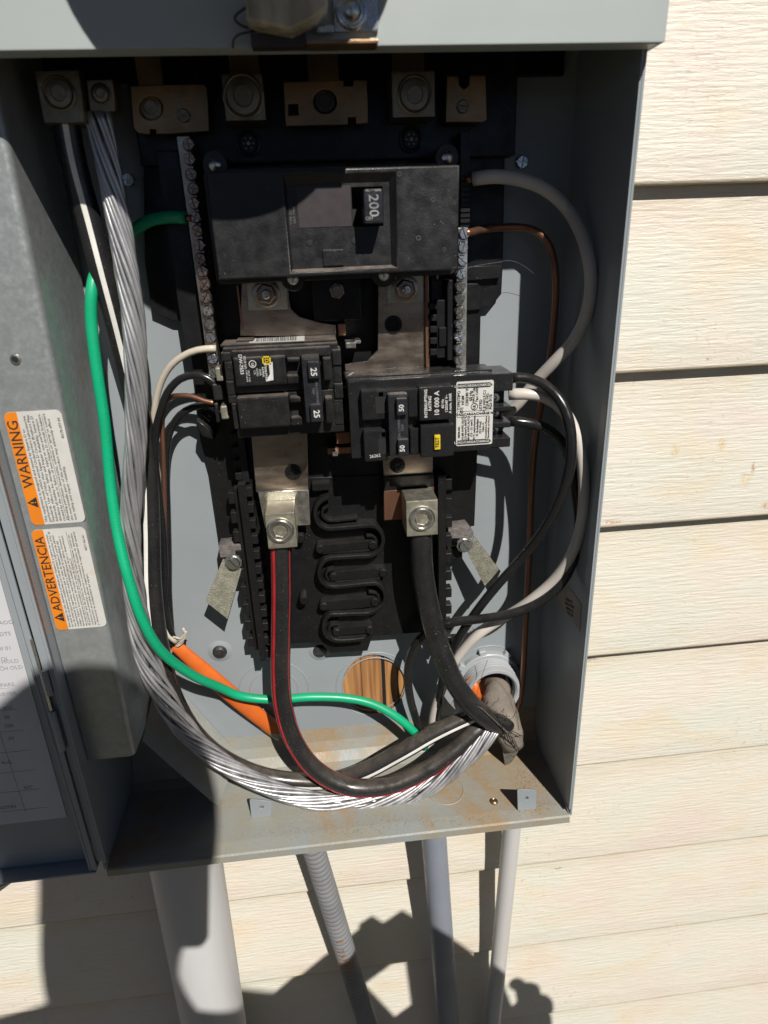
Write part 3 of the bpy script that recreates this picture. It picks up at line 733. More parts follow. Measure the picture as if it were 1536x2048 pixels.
for (x0, y0, x1, y1) in ((190, 700, 700, 778), (320, 962, 800, 1050), (225, 1245, 720, 1330), (350, 1500, 670, 1590)):
    A = U(*c3([(x0, y0+18)])[0], .030); B = U(*c3([(x1, y1-22)])[0], .030)
    b = box('raised_bar', M['black'], li, A.x, B.x, .0215, .030, B.z, A.z, .0009)
    for xx in (A.x, B.x):
        lathe('bar_stud', M['black'], b, (xx, -.0215, (A.z+B.z)/2), [(.0036, 0), (.0036, .0095), (.0028, .0105), (0, .0105)], 14)
lathe('peg', M['black'], li, U(608, 1187, .022), [(.0036, -.0005), (.0036, .011), (.003, .012), (0, .012)], 18)
lathe('peg', M['black'], li, U(601, 1068, .022), [(.0036, -.0005), (.0036, .009), (.003, .010), (0, .010)], 18)
pbox('moulding', M['black'], li, (624, 968), (660, 980), .0215, .030)
pbox('moulding', M['black'], li, (767, 955), (868, 980), .0215, .036)
# bus bars
plate('bus_bar', M['bus'], li, [(483, 566), (575, 562), (578, 600), (582, 618), (598, 633), (640, 645), (672, 650), (672, 675), (480, 672)], .030, .0335, bev=.0004)
pbox('bus_edge', M['copper'], li, (476, 570), (483, 660), .026, .0345, .0003)
plate('bus_bar', M['bus'], li, [(756, 548), (858, 545), (860, 740), (750, 745), (690, 742), (690, 728), (735, 722), (756, 700)], .030, .0335, bev=.0004)
pbox('bus_edge', M['copper'], li, (850, 550), (858, 735), .0338, .037, .0003)
plate('bus_bar', M['bus'], li, [(500, 840), (614, 836), (617, 985), (512, 985)], .030, .0335, bev=.0004)
plate('bus_bar', M['bus'], li, [(764, 895), (866, 890), (866, 952), (768, 955)], .030, .0335, bev=.0004)
def rosette(px, py, d, r):
    c = U(px, py, d); o = lathe('plastic_rivet', M['black'], li, c, [(r, 0), (r*.97, .0010), (r*.62, .0012), (r*.56, .0003), (0, .0003)], 28)
    for k in range(6):
        a = k*math.pi/3; p = c+Vector((math.cos(a)*r*.42, -.0006, math.sin(a)*r*.42))
        lathe('rivet_petal', M['black'], o, p, [(r*.15, 0), (r*.15, .0006), (0, .0007)], 8)
rosette(787, 649, .0336, .0060); rosette(586, 944, .0336, .0060); rosette(795, 931, .0336, .0058)
# bolts with nut and washer
def bolt(px, py, d, r, m1='zinc', m2='bus'):
    c = U(px, py, d)
    o = lathe('washer', M[m2], li, c, [(r*1.35, 0), (r*1.35, .0010), (r*1.28, .0013), (r*.9, .0013)], 30)
    lathe('nut', M[m2], li, c, [(r, .0012), (r, .0050), (r*.85, .0058), (r*.45, .0058)], 6, smooth=False)
    lathe('stud', M[m1], li, c, [(r*.45, .004), (r*.45, .0095), (r*.35, .0102), (0, .0104)], 16)
plate('washer_plate', M['lug'], li, [(493, 563), (574, 560), (575, 618), (497, 621)], .0338, .0350, bev=.0002)
plate('washer_plate', M['lug'], li, [(775, 550), (847, 549), (847, 604), (775, 607)], .0338, .0350, bev=.0002)
bolt(533, 587, .035, .0066); bolt(810, 578, .035, .0066)
pbox('clamp_block', M['black'], li, (622, 556), (724, 640), .020, .031, .001)
sl_ = screw_head(.0038, .0022, 'slot')
lathe('washer', M['bus'], li, U(674, 582, .031), [(.0052, 0), (.005, .0008), (.0035, .0010), (0, .0010)], 6, smooth=False)
put(sl_, 'screw', M['bus'], li, U(674, 582, .032), rz(0.05))
# stabs
for a, b, d in (((676, 648), (692, 670), .034), ((672, 866), (700, 886), .040), ((655, 897), (702, 906), .040)):
    pbox('contact_stab', M['copper'], li, a, b, .020, d, .0003)
pbox('contact_clip', M['lugbright'], li, (691, 685), (712, 696), .030, .046, .0008); pbox('contact_clip', M['lugbright'], li, (710, 681), (722, 687), .030, .044, .0006)
pbox('contact_clip', M['lugbright'], li, (665, 903), (676, 912), .036, .045, .0006)
# neutral bars with screws
sm_c = screw_head(.0033, .0030, 'cross'); sm_s = screw_head(.0033, .0030, 'slot'); sm_t = screw_head(.0033, .0030, 'cross')
def neutral(a, b, d, w, screws, mbar):
    A = U(*a, d); B = U(*b, d); x = (A.x+B.x)/2
    o = box('neutral_bar', mbar, li, x-w/2, x+w/2, d-.011, d, B.z, A.z, .0004)
    for i, (px, py) in enumerate(screws):
        p = U(px, py, d); dz = random.uniform(0, .0010)
        shade_tone = mbar is M['bus'] and i < 12  # upper left screws take the metal with shade in its colour
        put(sm_t if shade_tone else random.choice((sm_c, sm_s, sm_c)), 'terminal_screw', M['screwshade'] if shade_tone else M['zinc'], o, (p.x, -d-.0002+dz*.4-.0006, p.z), (random.uniform(-.12, .12), random.uniform(0, 3), random.uniform(-.12, .12)))
        lathe('screw_bore', M['slot'], o, (p.x, -d, p.z), [(.0037, 0), (.0036, .0002), (0, .0002)], 16)
    return o
ls = [(378, 290), (381, 319), (383, 350), (387, 378), (390, 407), (393, 435), (396, 461), (401, 490), (402, 517), (407, 542), (411, 569), (413, 595), (417, 622), (419, 648), (422, 675), (427, 717), (429, 745)]
neutral((370, 272), (428, 765), .0425, .0072, ls, M['bus'])
rs = [(926, 468), (924, 495), (923, 522), (921, 548), (920, 573), (919, 597), (919, 622), (918, 648), (917, 673), (917, 697), (917, 720)]
neutral((930, 455), (917, 740), .0440, .0070, rs, M['lugbright'])
A = U(931, 262, .044); B = U(929, 456, .044)
nb = box('neutral_cover', M['black'], li, A.x-.003, A.x+.003, .030, .044, B.z, A.z, .0004)
bm = bmesh.new()
for k in range(9):
    z = B.z+.003+(A.z-B.z-.006)*k/16; add_box(bm, A.x-.0031, A.x+.0031, .044, .0458, z, z+.0022, .0003, 1)
from_bm('cover_teeth', bm, M['black'], nb)
pbox('rail_support', M['black'], li, (356, 300), (370, 700), .0135, .030, .0008)
# left lug, right lug
def main_lug(fa, fb, d0, d1, scr_c, r, backz, name='main_lug'):
    A = U(*fa, d1); B = U(*fb, d1)
    o = box(name, M['lug'], li, A.x, B.x, d0, d1, B.z, A.z, .0008)
    c = U(*scr_c, d1)
    s_ = lathe('set_screw', M['lugbright'], o, c, [(r*1.12, 0), (r*1.1, .0006), (r, .0018), (r*.92, .0024), (r*.80, .0024), (r*.78, .0012), (r*.60, .0010)], 32)
    lathe('hex_socket', M['lug'], o, c, [(r*.60, .0013), (r*.58, .0009), (r*.50, -.0015+.0022), (0, .0004)], 6, smooth=False)
    return o
plate('lug_pad', M['lugbright'], li, [(516, 984), (617, 980), (621, 1050), (530, 1056)], .034, .0368, bev=.0005)
lg = main_lug((529, 1028), (595, 1094), .0372, .062, (561, 1061), .0088, 0)
splat('silver_scrapes', M['zinc'], lg, 0, 0, .05, 0, 1, 1, .001, .002, 3) if False else None
plate('lug_pad', M['copper'], li, [(768, 982), (868, 974), (868, 1035), (768, 1041)], .034, .0368, bev=.0005)
lg2 = main_lug((812, 1003), (876, 1069), .0372, .064, (844, 1037), .0088, 0)
# hold-down clips
def clip(poly, dd, scr_c, sd, dust):
    plate('clip_mount', M['dustyplastic'], li, dust, .0140, .0290, bev=.0006)
    P = poly; A = [U(*p) for p in P]
    quad_sheet('hold_down_clip', M['olive'], li, A, .0016)
    put(scr_big, 'screw', M['zinc'], li, U(*scr_c, sd), rz(.9))
    lathe('washer', M['zinc'], li, U(*scr_c, sd-.001), [(.0068, 0), (.0066, .0012), (.0045, .0013), (0, .0013)], 10, smooth=False)
scr_big = screw_head(.0050, .0034, 'slot')
clip([(446, 1118, .032), (483, 1138, .032), (455, 1238, .037), (411, 1203, .037)], .033, (467, 1124), .0335, [(437, 1092), (492, 1088), (494, 1110), (440, 1116)])
clip([(948, 1072, .032), (1001, 1143, .037), (979, 1190, .037), (936, 1108, .032)], .033, (929, 1089), .0335, [(897, 1058), (937, 1053), (948, 1066), (945, 1076), (897, 1078)])
pbox('rail_support', M['black'], li, (478, 1128), (505, 1150), .014, .026, .0008); pbox('rail_support', M['black'], li, (897, 1100), (925, 1118), .014, .026, .0008)
plate('snap_hook', M['black'], li, [(393, 838), (418, 858), (428, 880), (405, 873), (392, 852)], .014, .034, bev=.001)

# ------------------------------------------------------------------ meter jaws and line lugs at the top, in the shade
mj = thing('meter_socket_block', (.19, -.04, .55), 'row of tarnished lugs and brass plates in the shade under the meter cover', 'terminal row')
def disc(parent, px, py, d, r, m='tarnishshade', kind='ring'):
    c = U(px, py, d)
    if kind == 'ring': return lathe('lug_screw', M[m], parent, c, [(r*1.05, -.0003), (r*1.05, .0006), (r*.95, .0012), (r*.86, .0004), (r*.80, .0014), (r*.50, .0018), (r*.45, .0010), (0, .0009)], 32)
    return lathe('hole', M['slot'], parent, c, [(r, .0003), (0, .0003)], 28)
tabm = M['jaw']
def tlug(a, b, d, m, name='line_lug'):
    return pbox(name, M[m], mj, a, b, d-.022, d, .0008)
o = plate('neutral_lug', M['tarnishshade'], mj, [(68, 142), (158, 138), (168, 243), (88, 247)], .040, .062, bev=.0006)
disc(o, 119, 187, .062, .0082)
o = plate('neutral_lug', M['tarnishshade'], mj, [(172, 160), (226, 158), (230, 222), (180, 224)], .040, .056, bev=.0005); disc(o, 202, 188, .056, .0050)
for a, b in (((268, 112), (328, 172)), ((455, 100), (520, 150)), ((613, 98), (678, 162)), ((783, 92), (849, 142))):
    pbox('jaw_tab', M['jaw'], mj, a, b, .036, .038, .0004)
o = plate('jaw_plate', M['jaw'], mj, [(260, 172), (340, 169), (408, 168), (414, 176), (418, 262), (360, 266), (312, 268), (312, 258), (299, 258), (299, 268), (276, 266), (267, 255)], .038, .042, [circ(302, 216, 24)], bev=.0004)
disc(o, 302, 216, .037, .0078, 'tarnishshade'); put(screw_head(.0036, .002, 'slot'), 'screw', M['tarnishshade'], o, U(368, 232, .042), rz(.3))
o = tlug((442, 148), (532, 240), .050, 'tarnishshade'); disc(o, 487, 193, .050, .0112)
o = plate('jaw_plate', M['jaw'], mj, [(566, 164), (688, 160), (688, 172), (706, 172), (706, 160), (734, 160), (736, 246), (712, 248), (712, 234), (696, 234), (696, 249), (572, 252)], .038, .042, [circ(650, 203, 24), [(576, 208), (597, 207), (597, 230), (577, 231)]], bev=.0004)
disc(o, 650, 203, .037, .0075, 'window')
o = tlug((783, 142), (870, 233), .050, 'tarnishshade'); disc(o, 829, 190, .050, .0098, 'tarnishshade')
o = plate('jaw_plate', M['jaw'], mj, [(893, 152), (918, 151), (919, 170), (928, 178), (938, 170), (938, 150), (972, 150), (974, 240), (966, 244), (892, 244)], .038, .043, bev=.0005)
put(screw_head(.0036, .002, 'slot'), 'screw', M['tarnishshade'], o, U(925, 214, .043), rz(.3))
for px, py in ((497, 287), (822, 279)):
    c = U(px, py, .027); q = lathe('star_socket', M['black'], mj, c, [(.0075, -.001), (.0075, .0012), (.006, .0016), (.005, .0004), (0, .0004)], 28)
    for k in range(6):
        a = k*math.pi/3; lathe('stud', M['tarnishshade'], q, c+Vector((math.cos(a)*.0030, 0, math.sin(a)*.0030)), [(.0006, 0), (.0006, .0013), (0, .0015)], 8)
    lathe('stud', M['tarnishshade'], q, c, [(.0012, 0), (.0012, .0016), (0, .0019)], 10)

# ------------------------------------------------------------------ 200 A main breaker
mb = thing('main_breaker', (.211, -.03, .45), 'wide black main breaker marked 200 with its handle to the right', 'circuit breaker')
x0, x1, zA, zB = .1396, .2830, .4842, .4278
plate('flange', M['breaker'], mb, rounded(x0-.0042, x1+.0030, zB-.0035, zA+.0035, .004), .040, .0545, px=False, bev=.0006)
for px, py in ((430, 330), (894, 315), (586, 558), (768, 550)):
    c = U(px, py, .0548)
    lathe('ear', M['breaker'], mb, (c.x, -.040, c.z), [(.0074, 0), (.0074, .0142), (.0068, .0150), (0, .0150)], 24)
    lathe('rivet', M['zinc'], mb, (c.x, -.0550, c.z), [(.0036, 0), (.0034, .0014), (.0020, .0026), (0, .0029)], 18)
# face with a real recess
ra = [U(566, 352, .075), U(790, 352, .075), U(790, 536, .075), U(570, 540, .075)]
rx0, rx1, rz1, rz0 = ra[0].x, ra[1].x, ra[0].z, ra[2].z
fc = plate('breaker_face', M['breaker'], mb, [(x0, zB), (x1, zB), (x1, zA), (x0, zA)], .054, .075, [[(rx0, rz0), (rx1, rz0), (rx1, rz1), (rx0, rz1)]], px=False, bev=.0009)
# recess floor with handle slot
s0 = U(702, 374, .0712); s1 = U(768, 452, .0712); w0 = U(592, 374, .0712); w1 = U(703, 452, .0712)
slot2 = [(s0.x, s1.z-.0115), (s1.x-.002, s1.z-.0115), (s1.x-.002, s0.z), (s0.x, s0.z)]
plate('recess_floor', M['breaker'], mb, [(rx0-.0005, rz0-.0005), (rx1+.0005, rz0-.0005), (rx1+.0005, rz1+.0005), (rx0-.0005, rz1+.0005)], .068, .0712, [[(s0.x, s1.z), (s1.x, s1.z), (s1.x, s0.z), (s0.x, s0.z)]], px=False)
box('slot_floor', M['slot'], mb, s0.x-.001, s1.x+.001, .058, .060, s1.z-.001, s0.z+.001, 0)
ww = plate('rating_window', M['window'], mb, [(w0.x, w1.z), (s0.x-.0006, w1.z), (s0.x-.0006, w0.z), (w0.x, w0.z)], .0712, .0715, px=False)
# bevelled frame round the recess
bm = bmesh.new(); fr_ = .0032
o4 = [(rx0, rz0), (rx1, rz0), (rx1, rz1), (rx0, rz1)]; i4 = [(rx0+.001, rz0+.0014), (rx1-fr_, rz0+.0018), (rx1-fr_, rz1-fr_*1.3), (rx0+.001, rz1-fr_*1.3)]
ov = [bm.verts.new((x, -.0749, z)) for x, z in o4]; iv = [bm.verts.new((x, -.0713, z)) for x, z in i4]
for k in range(4): bm.faces.new((ov[k], ov[(k+1) % 4], iv[(k+1) % 4], iv[k]))
from_bm('recess_bevel', bm, M['breaker'], mb)
for px, py in ((619, 486), (709, 482)):
    lathe('screw_recess', M['slot'], mb, U(px, py, .0714), [(.0018, .0002), (.0015, .00025), (0, .00025)], 18)
a = U(645, 500, .0722); b = U(688, 531, .0722)
box('face_tab', M['breaker'], mb, a.x, b.x, .0712, .0726, b.z, a.z, .0005)
ha = U(727, 378, .088); hb = U(767, 446, .088)
hd = box('handle', M['handle'], mb, ha.x, hb.x, .058, .088, hb.z, ha.z, .0012)
text('lettering', '200', M['moulded'], mb, ((ha.x+hb.x)/2-.0001, -.0882, ha.z-.0085), .0078, -90, bold=.00015)
text('lettering', 'OFF', M['moulded'], mb, ((ha.x+hb.x)/2-.0026, -.0882, hb.z+.0026), .0026, 0)
pt_ = U(588, 430, .0753); text('lettering', 'TYPE QOM\n200A MAX', M['greyprint'], mb, (pt_.x-.001, -.0714, pt_.z), .0020, 90)
for px, py, r in ((866, 399, .0011), (909, 405, .0009), (837, 476, .0013), (889, 499, .0010), (799, 348, .0012)):
    lathe('moulding_mark', M['greyprint'], mb, U(px, py, .0751), [(r*.8, .0), (r*.9, .00008), (r, 0)], 16)

# ------------------------------------------------------------------ breaker builders
def pole_text(s, m, parent, px, py, d, size, rot=90, bold=0., **k):
    c = U(px, py, d); return text('lettering', s, m, parent, (c.x, -d-.00012, c.z), size, rot, bold=bold, **k)
B = thing('two_pole_breaker', (.173, -.04, .36), 'dusty black double breaker with white 25 numerals and barcode sticker on top', 'circuit breaker', 'branch circuit breakers')
# stepped body
A1 = U(441, 700, .068); A2 = U(686, 862, .068)
bx0, bx1 = A1.x, A2.x; bz1, bz0 = A1.z+.0005, A2.z-.001
pw = (bz1-bz0)/2
body = bmesh.new()
add_box(body, bx0+.001, bx1, .036, .0655, bz0+pw+.0004, bz1, .0008, 2)
add_box(body, bx0+.004, bx1+.001, .036, .0655, bz0, bz0+pw-.0004, .0008, 2)
from_bm('body', body, M['breaker'], B)
box('top_step', M['breaker'], B, bx0-.001, bx1-.0005, .034, .060, bz1, bz1+.0014, .0005)
box('key_step', M['breaker'], B, bx0+.008, bx0+.019, .036, .050, bz1+.0012, bz1+.0026, .0004)
def bpx(name, m, a, b, d0, d1, bev=.0006, par=None):
    bev = bev*1.4
    return pbox(name, m, par or B, a, b, d0, d1, bev)
# right end blocks and raised faces with cut-outs for the handles
bpx('face_upper', M['breaker'], (466, 717), (575, 768), .064, .0735, .0009)
bpx('face_upper', M['breaker'], (574, 717), (600, 723), .064, .0735, .0006)
bpx('face_upper', M['breaker'], (574, 752), (602, 766), .064, .0725, .0006)
bpx('face_upper', M['breaker'], (645, 716), (664, 760), .064, .0735, .0008)
bpx('face_lower', M['breaker'], (473, 796), (582, 852), .064, .0735, .0009)
bpx('face_lower', M['breaker'], (580, 796), (604, 804), .064, .0735, .0006)
bpx('face_lower', M['breaker'], (582, 836), (606, 850), .064, .0725, .0006)
bpx('face_lower', M['breaker'], (650, 796), (668, 846), .064, .0735, .0008)
bpx('dust_ledge', M['breaker'], (463, 703), (661, 711), .060, .0700, .0006)
for a, b, d in (((664, 700), (683, 730), .068), ((666, 732), (684, 764), .0665), ((668, 768), (687, 796), .068), ((668, 800), (688, 848), .0665), ((441, 706), (462, 722), .067), ((448, 724), (468, 760), .0665), ((452, 763), (470, 790), .067), ((456, 792), (472, 806), .0665), ((463, 808), (478, 858), .067)):
    bpx('moulded_step', M['breaker'], a, b, .050, d, .0005)
# handle tie
hA = U(602, 717, .086); hB = U(648, 846, .086)
tie = box('handle_tie', M['handle'], B, hA.x, hB.x, .066, .083, hB.z, hA.z, .0014)
bpx('handle_cap', M['handle'], (615, 724), (640, 757), .083, .0866, .0006); bpx('handle_cap', M['handle'], (620, 810), (644, 843), .083, .0866, .0006)
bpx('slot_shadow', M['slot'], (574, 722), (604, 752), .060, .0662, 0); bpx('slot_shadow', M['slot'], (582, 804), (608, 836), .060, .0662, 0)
pole_text('25', M['whiteprint'], B, 627, 744, .0868, .0052, -90, .0002); pole_text('25', M['whiteprint'], B, 633, 828, .0868, .0052, -90, .0002)
pole_text('NON-COMMON\nTRIP', M['greyprint'], B, 630, 782, .0832, .0022, -90)
# label on the upper pole
def lz(name, m, poly, d0, d1, par): return plate(name, m, par, poly, d0, d1)
ld = .0737
pole_text('DW-7553', M['whiteprint'], B, 482, 729, ld, .0030, -90, .0001)
pole_text('ISSUE NO.', M['whiteprint'], B, 490, 726, ld, .0019, -90)
pole_text('UL', M['whiteprint'], B, 505, 730, ld, .0022, -90, .0001)
c = U(505, 728, ld); lathe('label_ring', M['whiteprint'], B, (c.x, -ld, c.z), [(.0019, 0), (.0019, .0001), (.0023, .0001), (.0023, 0)], 24)
pole_text('LISTED\nC.B.', M['whiteprint'], B, 512, 745, ld, .0016, -90)
pole_text('HACR TYPE\nTYPE HACR', M['whiteprint'], B, 496, 752, ld, .0014, -90)
pole_text('INTERRUPTING\nRATING\n10 kA', M['whiteprint'], B, 526, 744, ld, .0017, -90, .00005)
c = U(533, 721, ld); yl = M['yellow']
bm = bmesh.new(); r = .0026
for k in range(4):
    a = k*math.pi/2; dx, dz = math.cos(a), math.sin(a); px_, pz_ = -dz, dx
    cx, cz = c.x+dx*r*.85, c.z+dz*r*.85
    add_box(bm, cx-abs(px_)*r-abs(dx)*r*.15, cx+abs(px_)*r+abs(dx)*r*.15, ld, ld+.00015, cz-abs(pz_)*r-abs(dz)*r*.15, cz+abs(pz_)*r+abs(dz)*r*.15)
from_bm('square_emblem', bm, yl, B); text('lettering', 'D', yl, B, (c.x, -ld-.0001, c.z), .0034, -90, bold=.00012)
plate('worn_patch', M['whiteprint'], B, [(537, 726), (545, 724), (547, 760), (532, 763), (540, 748), (538, 735)], ld-.0001, ld+.00005)
# barcode sticker on the top
zt_ = bz1+.0014
v = U(497, 682, .05)
def on_z(px, py, z):
    v = U(px, py, .05)-CAM; return CAM+v*((z-CAM.z)/v.z)
q = [on_z(*p, zt_+.0001) for p in ((501, 674), (609, 670), (609, 682), (498, 686))]
bm = bmesh.new(); bm.faces.new([bm.verts.new(p) for p in q]); bs = from_bm('barcode_sticker', bm, M['paper'], B)
bm = bmesh.new(); u_ = .12
while u_ < .86:
    w_ = random.uniform(.006, .018)
    def lerp(u, v_): return (q[0]*(1-u)+q[1]*u)*(1-v_)+(q[3]*(1-u)+q[2]*u)*v_
    bm.faces.new([bm.verts.new(lerp(a, b)+Vector((0, 0, .00012))) for a, b in ((u_, .12), (u_+w_, .12), (u_+w_, .85), (u_, .85))])
    u_ += w_+random.uniform(.006, .02)
from_bm('barcode_bars', bm, M['ink'], bs)
# terminals on the left side of the breaker
for a, b, d in (((430, 735), (447, 762), .056), ((440, 812), (458, 838), .056)):
    bpx('terminal_clamp', M['lug'], a, b, .044, d, .0008)
for a, b in (((424, 770), (446, 800), ), ((428, 808), (440, 845))):
    bpx('terminal_box', M['breaker'], a, b, .036, .052, .0008)

# ------------------------------------------------------------------ GFCI breaker
G = thing('two_pole_breaker', (.265, -.04, .36), 'long black double breaker with 50 numerals, yellow TEST button and white label', 'circuit breaker', 'branch circuit breakers')
def gpx(name, m, a, b, d0, d1, bev=.0006): return pbox(name, m, G, a, b, d0, d1, bev*1.3)
g1 = U(694, 768, .068); g2 = U(1030, 742, .068); g3 = U(706, 925, .068); g4 = U(1030, 893, .068)
gx0, gx1 = (g1.x+g3.x)/2, g2.x; gz1, gz0 = (g1.z+g2.z)/2, (g3.z+g4.z)/2
print('gfci', gx0, gx1, gz0, gz1, g1, g2, g3, g4)
bm = bmesh.new()
add_box(bm, gx0, gx1-.0145, .034, .0655, gz0, gz1, .0010, 2)
add_box(bm, gx1-.016, gx1, .034, .0650, gz1-.0125, gz1-.0006, .0008, 2)
add_box(bm, gx1-.016, gx1, .034, .0640, gz0+.026, gz0+.0295, .0006, 1)
add_box(bm, gx1-.016, gx1, .034, .0640, gz0+.0145, gz0+.0185, .0006, 1)
add_box(bm, gx1-.016, gx1, .034, .0640, gz0+.0006, gz0+.0075, .0006, 1)
add_box(bm, gx1-.016, gx1-.001, .034, .048, gz0+.001, gz1-.001, 0)
from_bm('body', bm, M['gfci'], G)
box('top_step', M['gfci'], G, gx0-.001, gx1-.012, .034, .056, gz1-.0004, gz1+.0010, .0005)
gpx('face_upper', M['gfci'], (722, 782), (772, 838), .064, .073, .0010)
gpx('face_upper', M['gfci'], (754, 782), (838, 792), .064, .073, .0008)
gpx('face_upper', M['gfci'], (816, 790), (838, 833), .064, .073, .0008)
gpx('face_lower', M['gfci'], (727, 862), (776, 921), .064, .073, .0010)
gpx('face_lower', M['gfci'], (760, 862), (776, 876), .064, .073, .0008)
gpx('face_lower', M['gfci'], (820, 858), (840, 908), .064, .072, .0008)
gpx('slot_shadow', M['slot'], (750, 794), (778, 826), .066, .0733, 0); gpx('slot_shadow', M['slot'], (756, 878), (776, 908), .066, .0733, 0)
gpx('rating_block', M['gfci'], (838, 776), (908, 838), .064, .0765, .0012)
gpx('test_block', M['gfci'], (841, 852), (908, 912), .064, .0765, .0012)
hA = U(777, 792, .084); hB = U(820, 914, .084)
box('handle_tie', M['handle'], G, hA.x, hB.x, .066, .0800, hB.z, hA.z, .0016)
gpx('handle_cap', M['handle'], (793, 798), (815, 830), .080, .0842, .0006); gpx('handle_cap', M['handle'], (796, 880), (818, 912), .080, .0842, .0006)
pole_text('50', M['whiteprint'], G, 803, 816, .0844, .0046, 90, .0002); pole_text('50', M['whiteprint'], G, 805, 897, .0844, .0046, 90, .0002)
pole_text('NON COMMON\nTRIP', M['greyprint'], G, 802, 856, .0802, .0024, 90)
pole_text('INTERRUPTING\nRATING', M['whiteprint'], G, 856, 807, .0767, .0027, 90, .00012)
pole_text('10 000 A', M['whiteprint'], G, 874, 807, .0767, .0044, 90, .0002)
pole_text('60 Hz\n120/240 V~\nA nom. I/AIR', M['whiteprint'], G, 893, 807, .0767, .0025, 90, .0001)
tb = gpx('test_button', M['yellow'], (869, 871), (881, 899), .0765, .0786, .0005)
pole_text('TEST', M['ink'], G, 875, 885, .0788, .0034, 90, .0001)
pole_text('26262', M['whiteprint'], G, 750, 912, .0732, .0030, 4)
# white label
lA = [U(*p, .0662) for p in ((913, 764), (988, 760), (984, 887), (913, 893))]
lx0, lx1 = lA[0].x, (lA[1].x+lA[2].x)/2; lz1, lz0 = (lA[0].z+lA[1].z)/2, (lA[2].z+lA[3].z)/2
lab = plate('rating_label', M['paper'], G, rounded(lx0, lx1, lz0, lz1, .0012), .0655, .0662, px=False)
lx = lambda f: lx0+(lx1-lx0)*f
lzz = lambda f: lz1-(lz1-lz0)*f
def arrow(z0_, z1_, inv):
    h = (z1_+z0_)/2
    plate('label_arrow', M['ink'], G, [(lx(.03), z0_), (lx(.90), z0_), (lx(.97), h), (lx(.90), z1_), (lx(.03), z1_)], .0662, .0664, px=False) if not inv else None
arrow(lzz(.10), lzz(.03), 0); arrow(lzz(.98), lzz(.91), 0)
for f_, mm in ((.065, 'whiteprint'), (.945, 'whiteprint'), (.50, 'ink')):
    text('lettering', 'LOAD/CARGA/CHARGE '+('N' if f_ == .5 else '~'), M[mm], G, ((lx(.47)), -.0665, lzz(f_)), .0023, 0, bold=.00008)
bm = bmesh.new()
for f_ in (.455, .545): add_box(bm, lx(.03), lx(.90), .0662, .0664, lzz(f_)-.0001, lzz(f_)+.0001)
add_box(bm, lx(.028), lx(.034), .0662, .0664, lzz(.545), lzz(.455))
from_bm('label_rule', bm, M['ink'], G)
for fx, fz, s, sz in ((.07, .28, 'TYPE/TIPO', .0024), (.18, .28, 'HOM', .0023), (.29, .22, '120/240 V~', .0024), (.39, .22, '60 Hz', .0024), (.51, .20, 'HACR Type\nTipo CARR', .0019), (.66, .37, 'LISTED', .0022), (.76, .31, 'C.B.W/G.F.C.I', .0021), (.84, .31, 'ISSUE NO.', .0021), (.93, .33, 'AD-910', .0027),
    (.08, .78, '48840-006', .0016), (.18, .72, '#14-#8 AWG AL/CU', .0018), (.26, .72, '(2.5-6mm²) 60/75°C', .0018), (.34, .72, '#6-#8 AWG AL/CU', .0017), (.42, .72, '(13 - 21 mm²)', .0018), (.50, .72, '75°C only/solamente', .0017), (.58, .72, '41 lb-in/pulgas', .0018), (.66, .72, '(4.5 N·m)', .0018), (.74, .72, 'Class A', .0018), (.82, .72, 'Assembled in Mexico', .0015), (.89, .72, 'Ensamblado en Mexico', .0014)):
    text('lettering', s, M['ink'], G, (lx(fx), -.0665, lzz(fz)), sz*1.18, 90, bold=.00004)
c = Vector((lx(.49), -.0662, lzz(.39))); lathe('listing_ring', M['ink'], G, c, [(.0020, 0), (.0020, .0002), (.00245, .0002), (.00245, 0)], 28)
text('lettering', 'UL', M['ink'], G, (c.x, -.0665, c.z), .0026, 90, bold=.0001)
text('lettering', '[D]', M['ink'], G, (lx(.14), -.0665, lzz(.43)), .0026, 90)
# prints and dimples on the top face
tz_ = gz1+.0011
q = [on_z(*p, tz_) for p in ((741, 742), (838, 736), (840, 753), (741, 758))]
cc = (q[0]+q[1]+q[2]+q[3])/4
text('lettering', 'SQUARE D COMPANY  HOMELINE  MADE IN MEXICO\nFOR REPLACEMENT USE ONLY TYPE HOM BREAKER\nTEST MONTHLY PRESS TEST BUTTON\nRESET OFF THEN ON   SERIES 7', M['greyprint'], G, cc, .0019, 0, normal=Vector((0, 0, 1)), up=Vector((0, 1, 0)))
q = on_z(702, 748, tz_); text('lettering', 'D-1067 50A', M['whiteprint'], G, q, .0020, 70, normal=Vector((0, 0, 1)), up=Vector((0, 1, 0)))
for px, py in ((1000, 720), (1016, 735), (741, 731), (832, 722)):
    p = on_z(px, py, tz_-.0012 if px > 900 else tz_); p.z = (gz1-.0005 if px > 900 else tz_)
    if px > 900: continue
    lathe('dimple', M['slot'], G, p, [(.0026, .0001), (0, .0001)], 20, Vector((0, 0, 1)))
for dz in (.0095, .0220, .0325):
    lathe('terminal_screw', M['zinc'], G, (gx1-.0085, -.048, gz0+dz), [(.0036, 0), (.0034, .003), (.0015, .0032), (0, .0020)], 18)

# ------------------------------------------------------------------ cables
def cable(name, m, lst, r, label, cat, n=14, flat=1., stripes=(), rfun=None, group=None):
    o = tube(name, M[m], None, lst, r, n, flat, rfun=rfun); tag(o, label, cat, group)
    for (mm, phi, w) in stripes: stripe('stripe', M[mm], o, lst, r, phi, w)
    return o
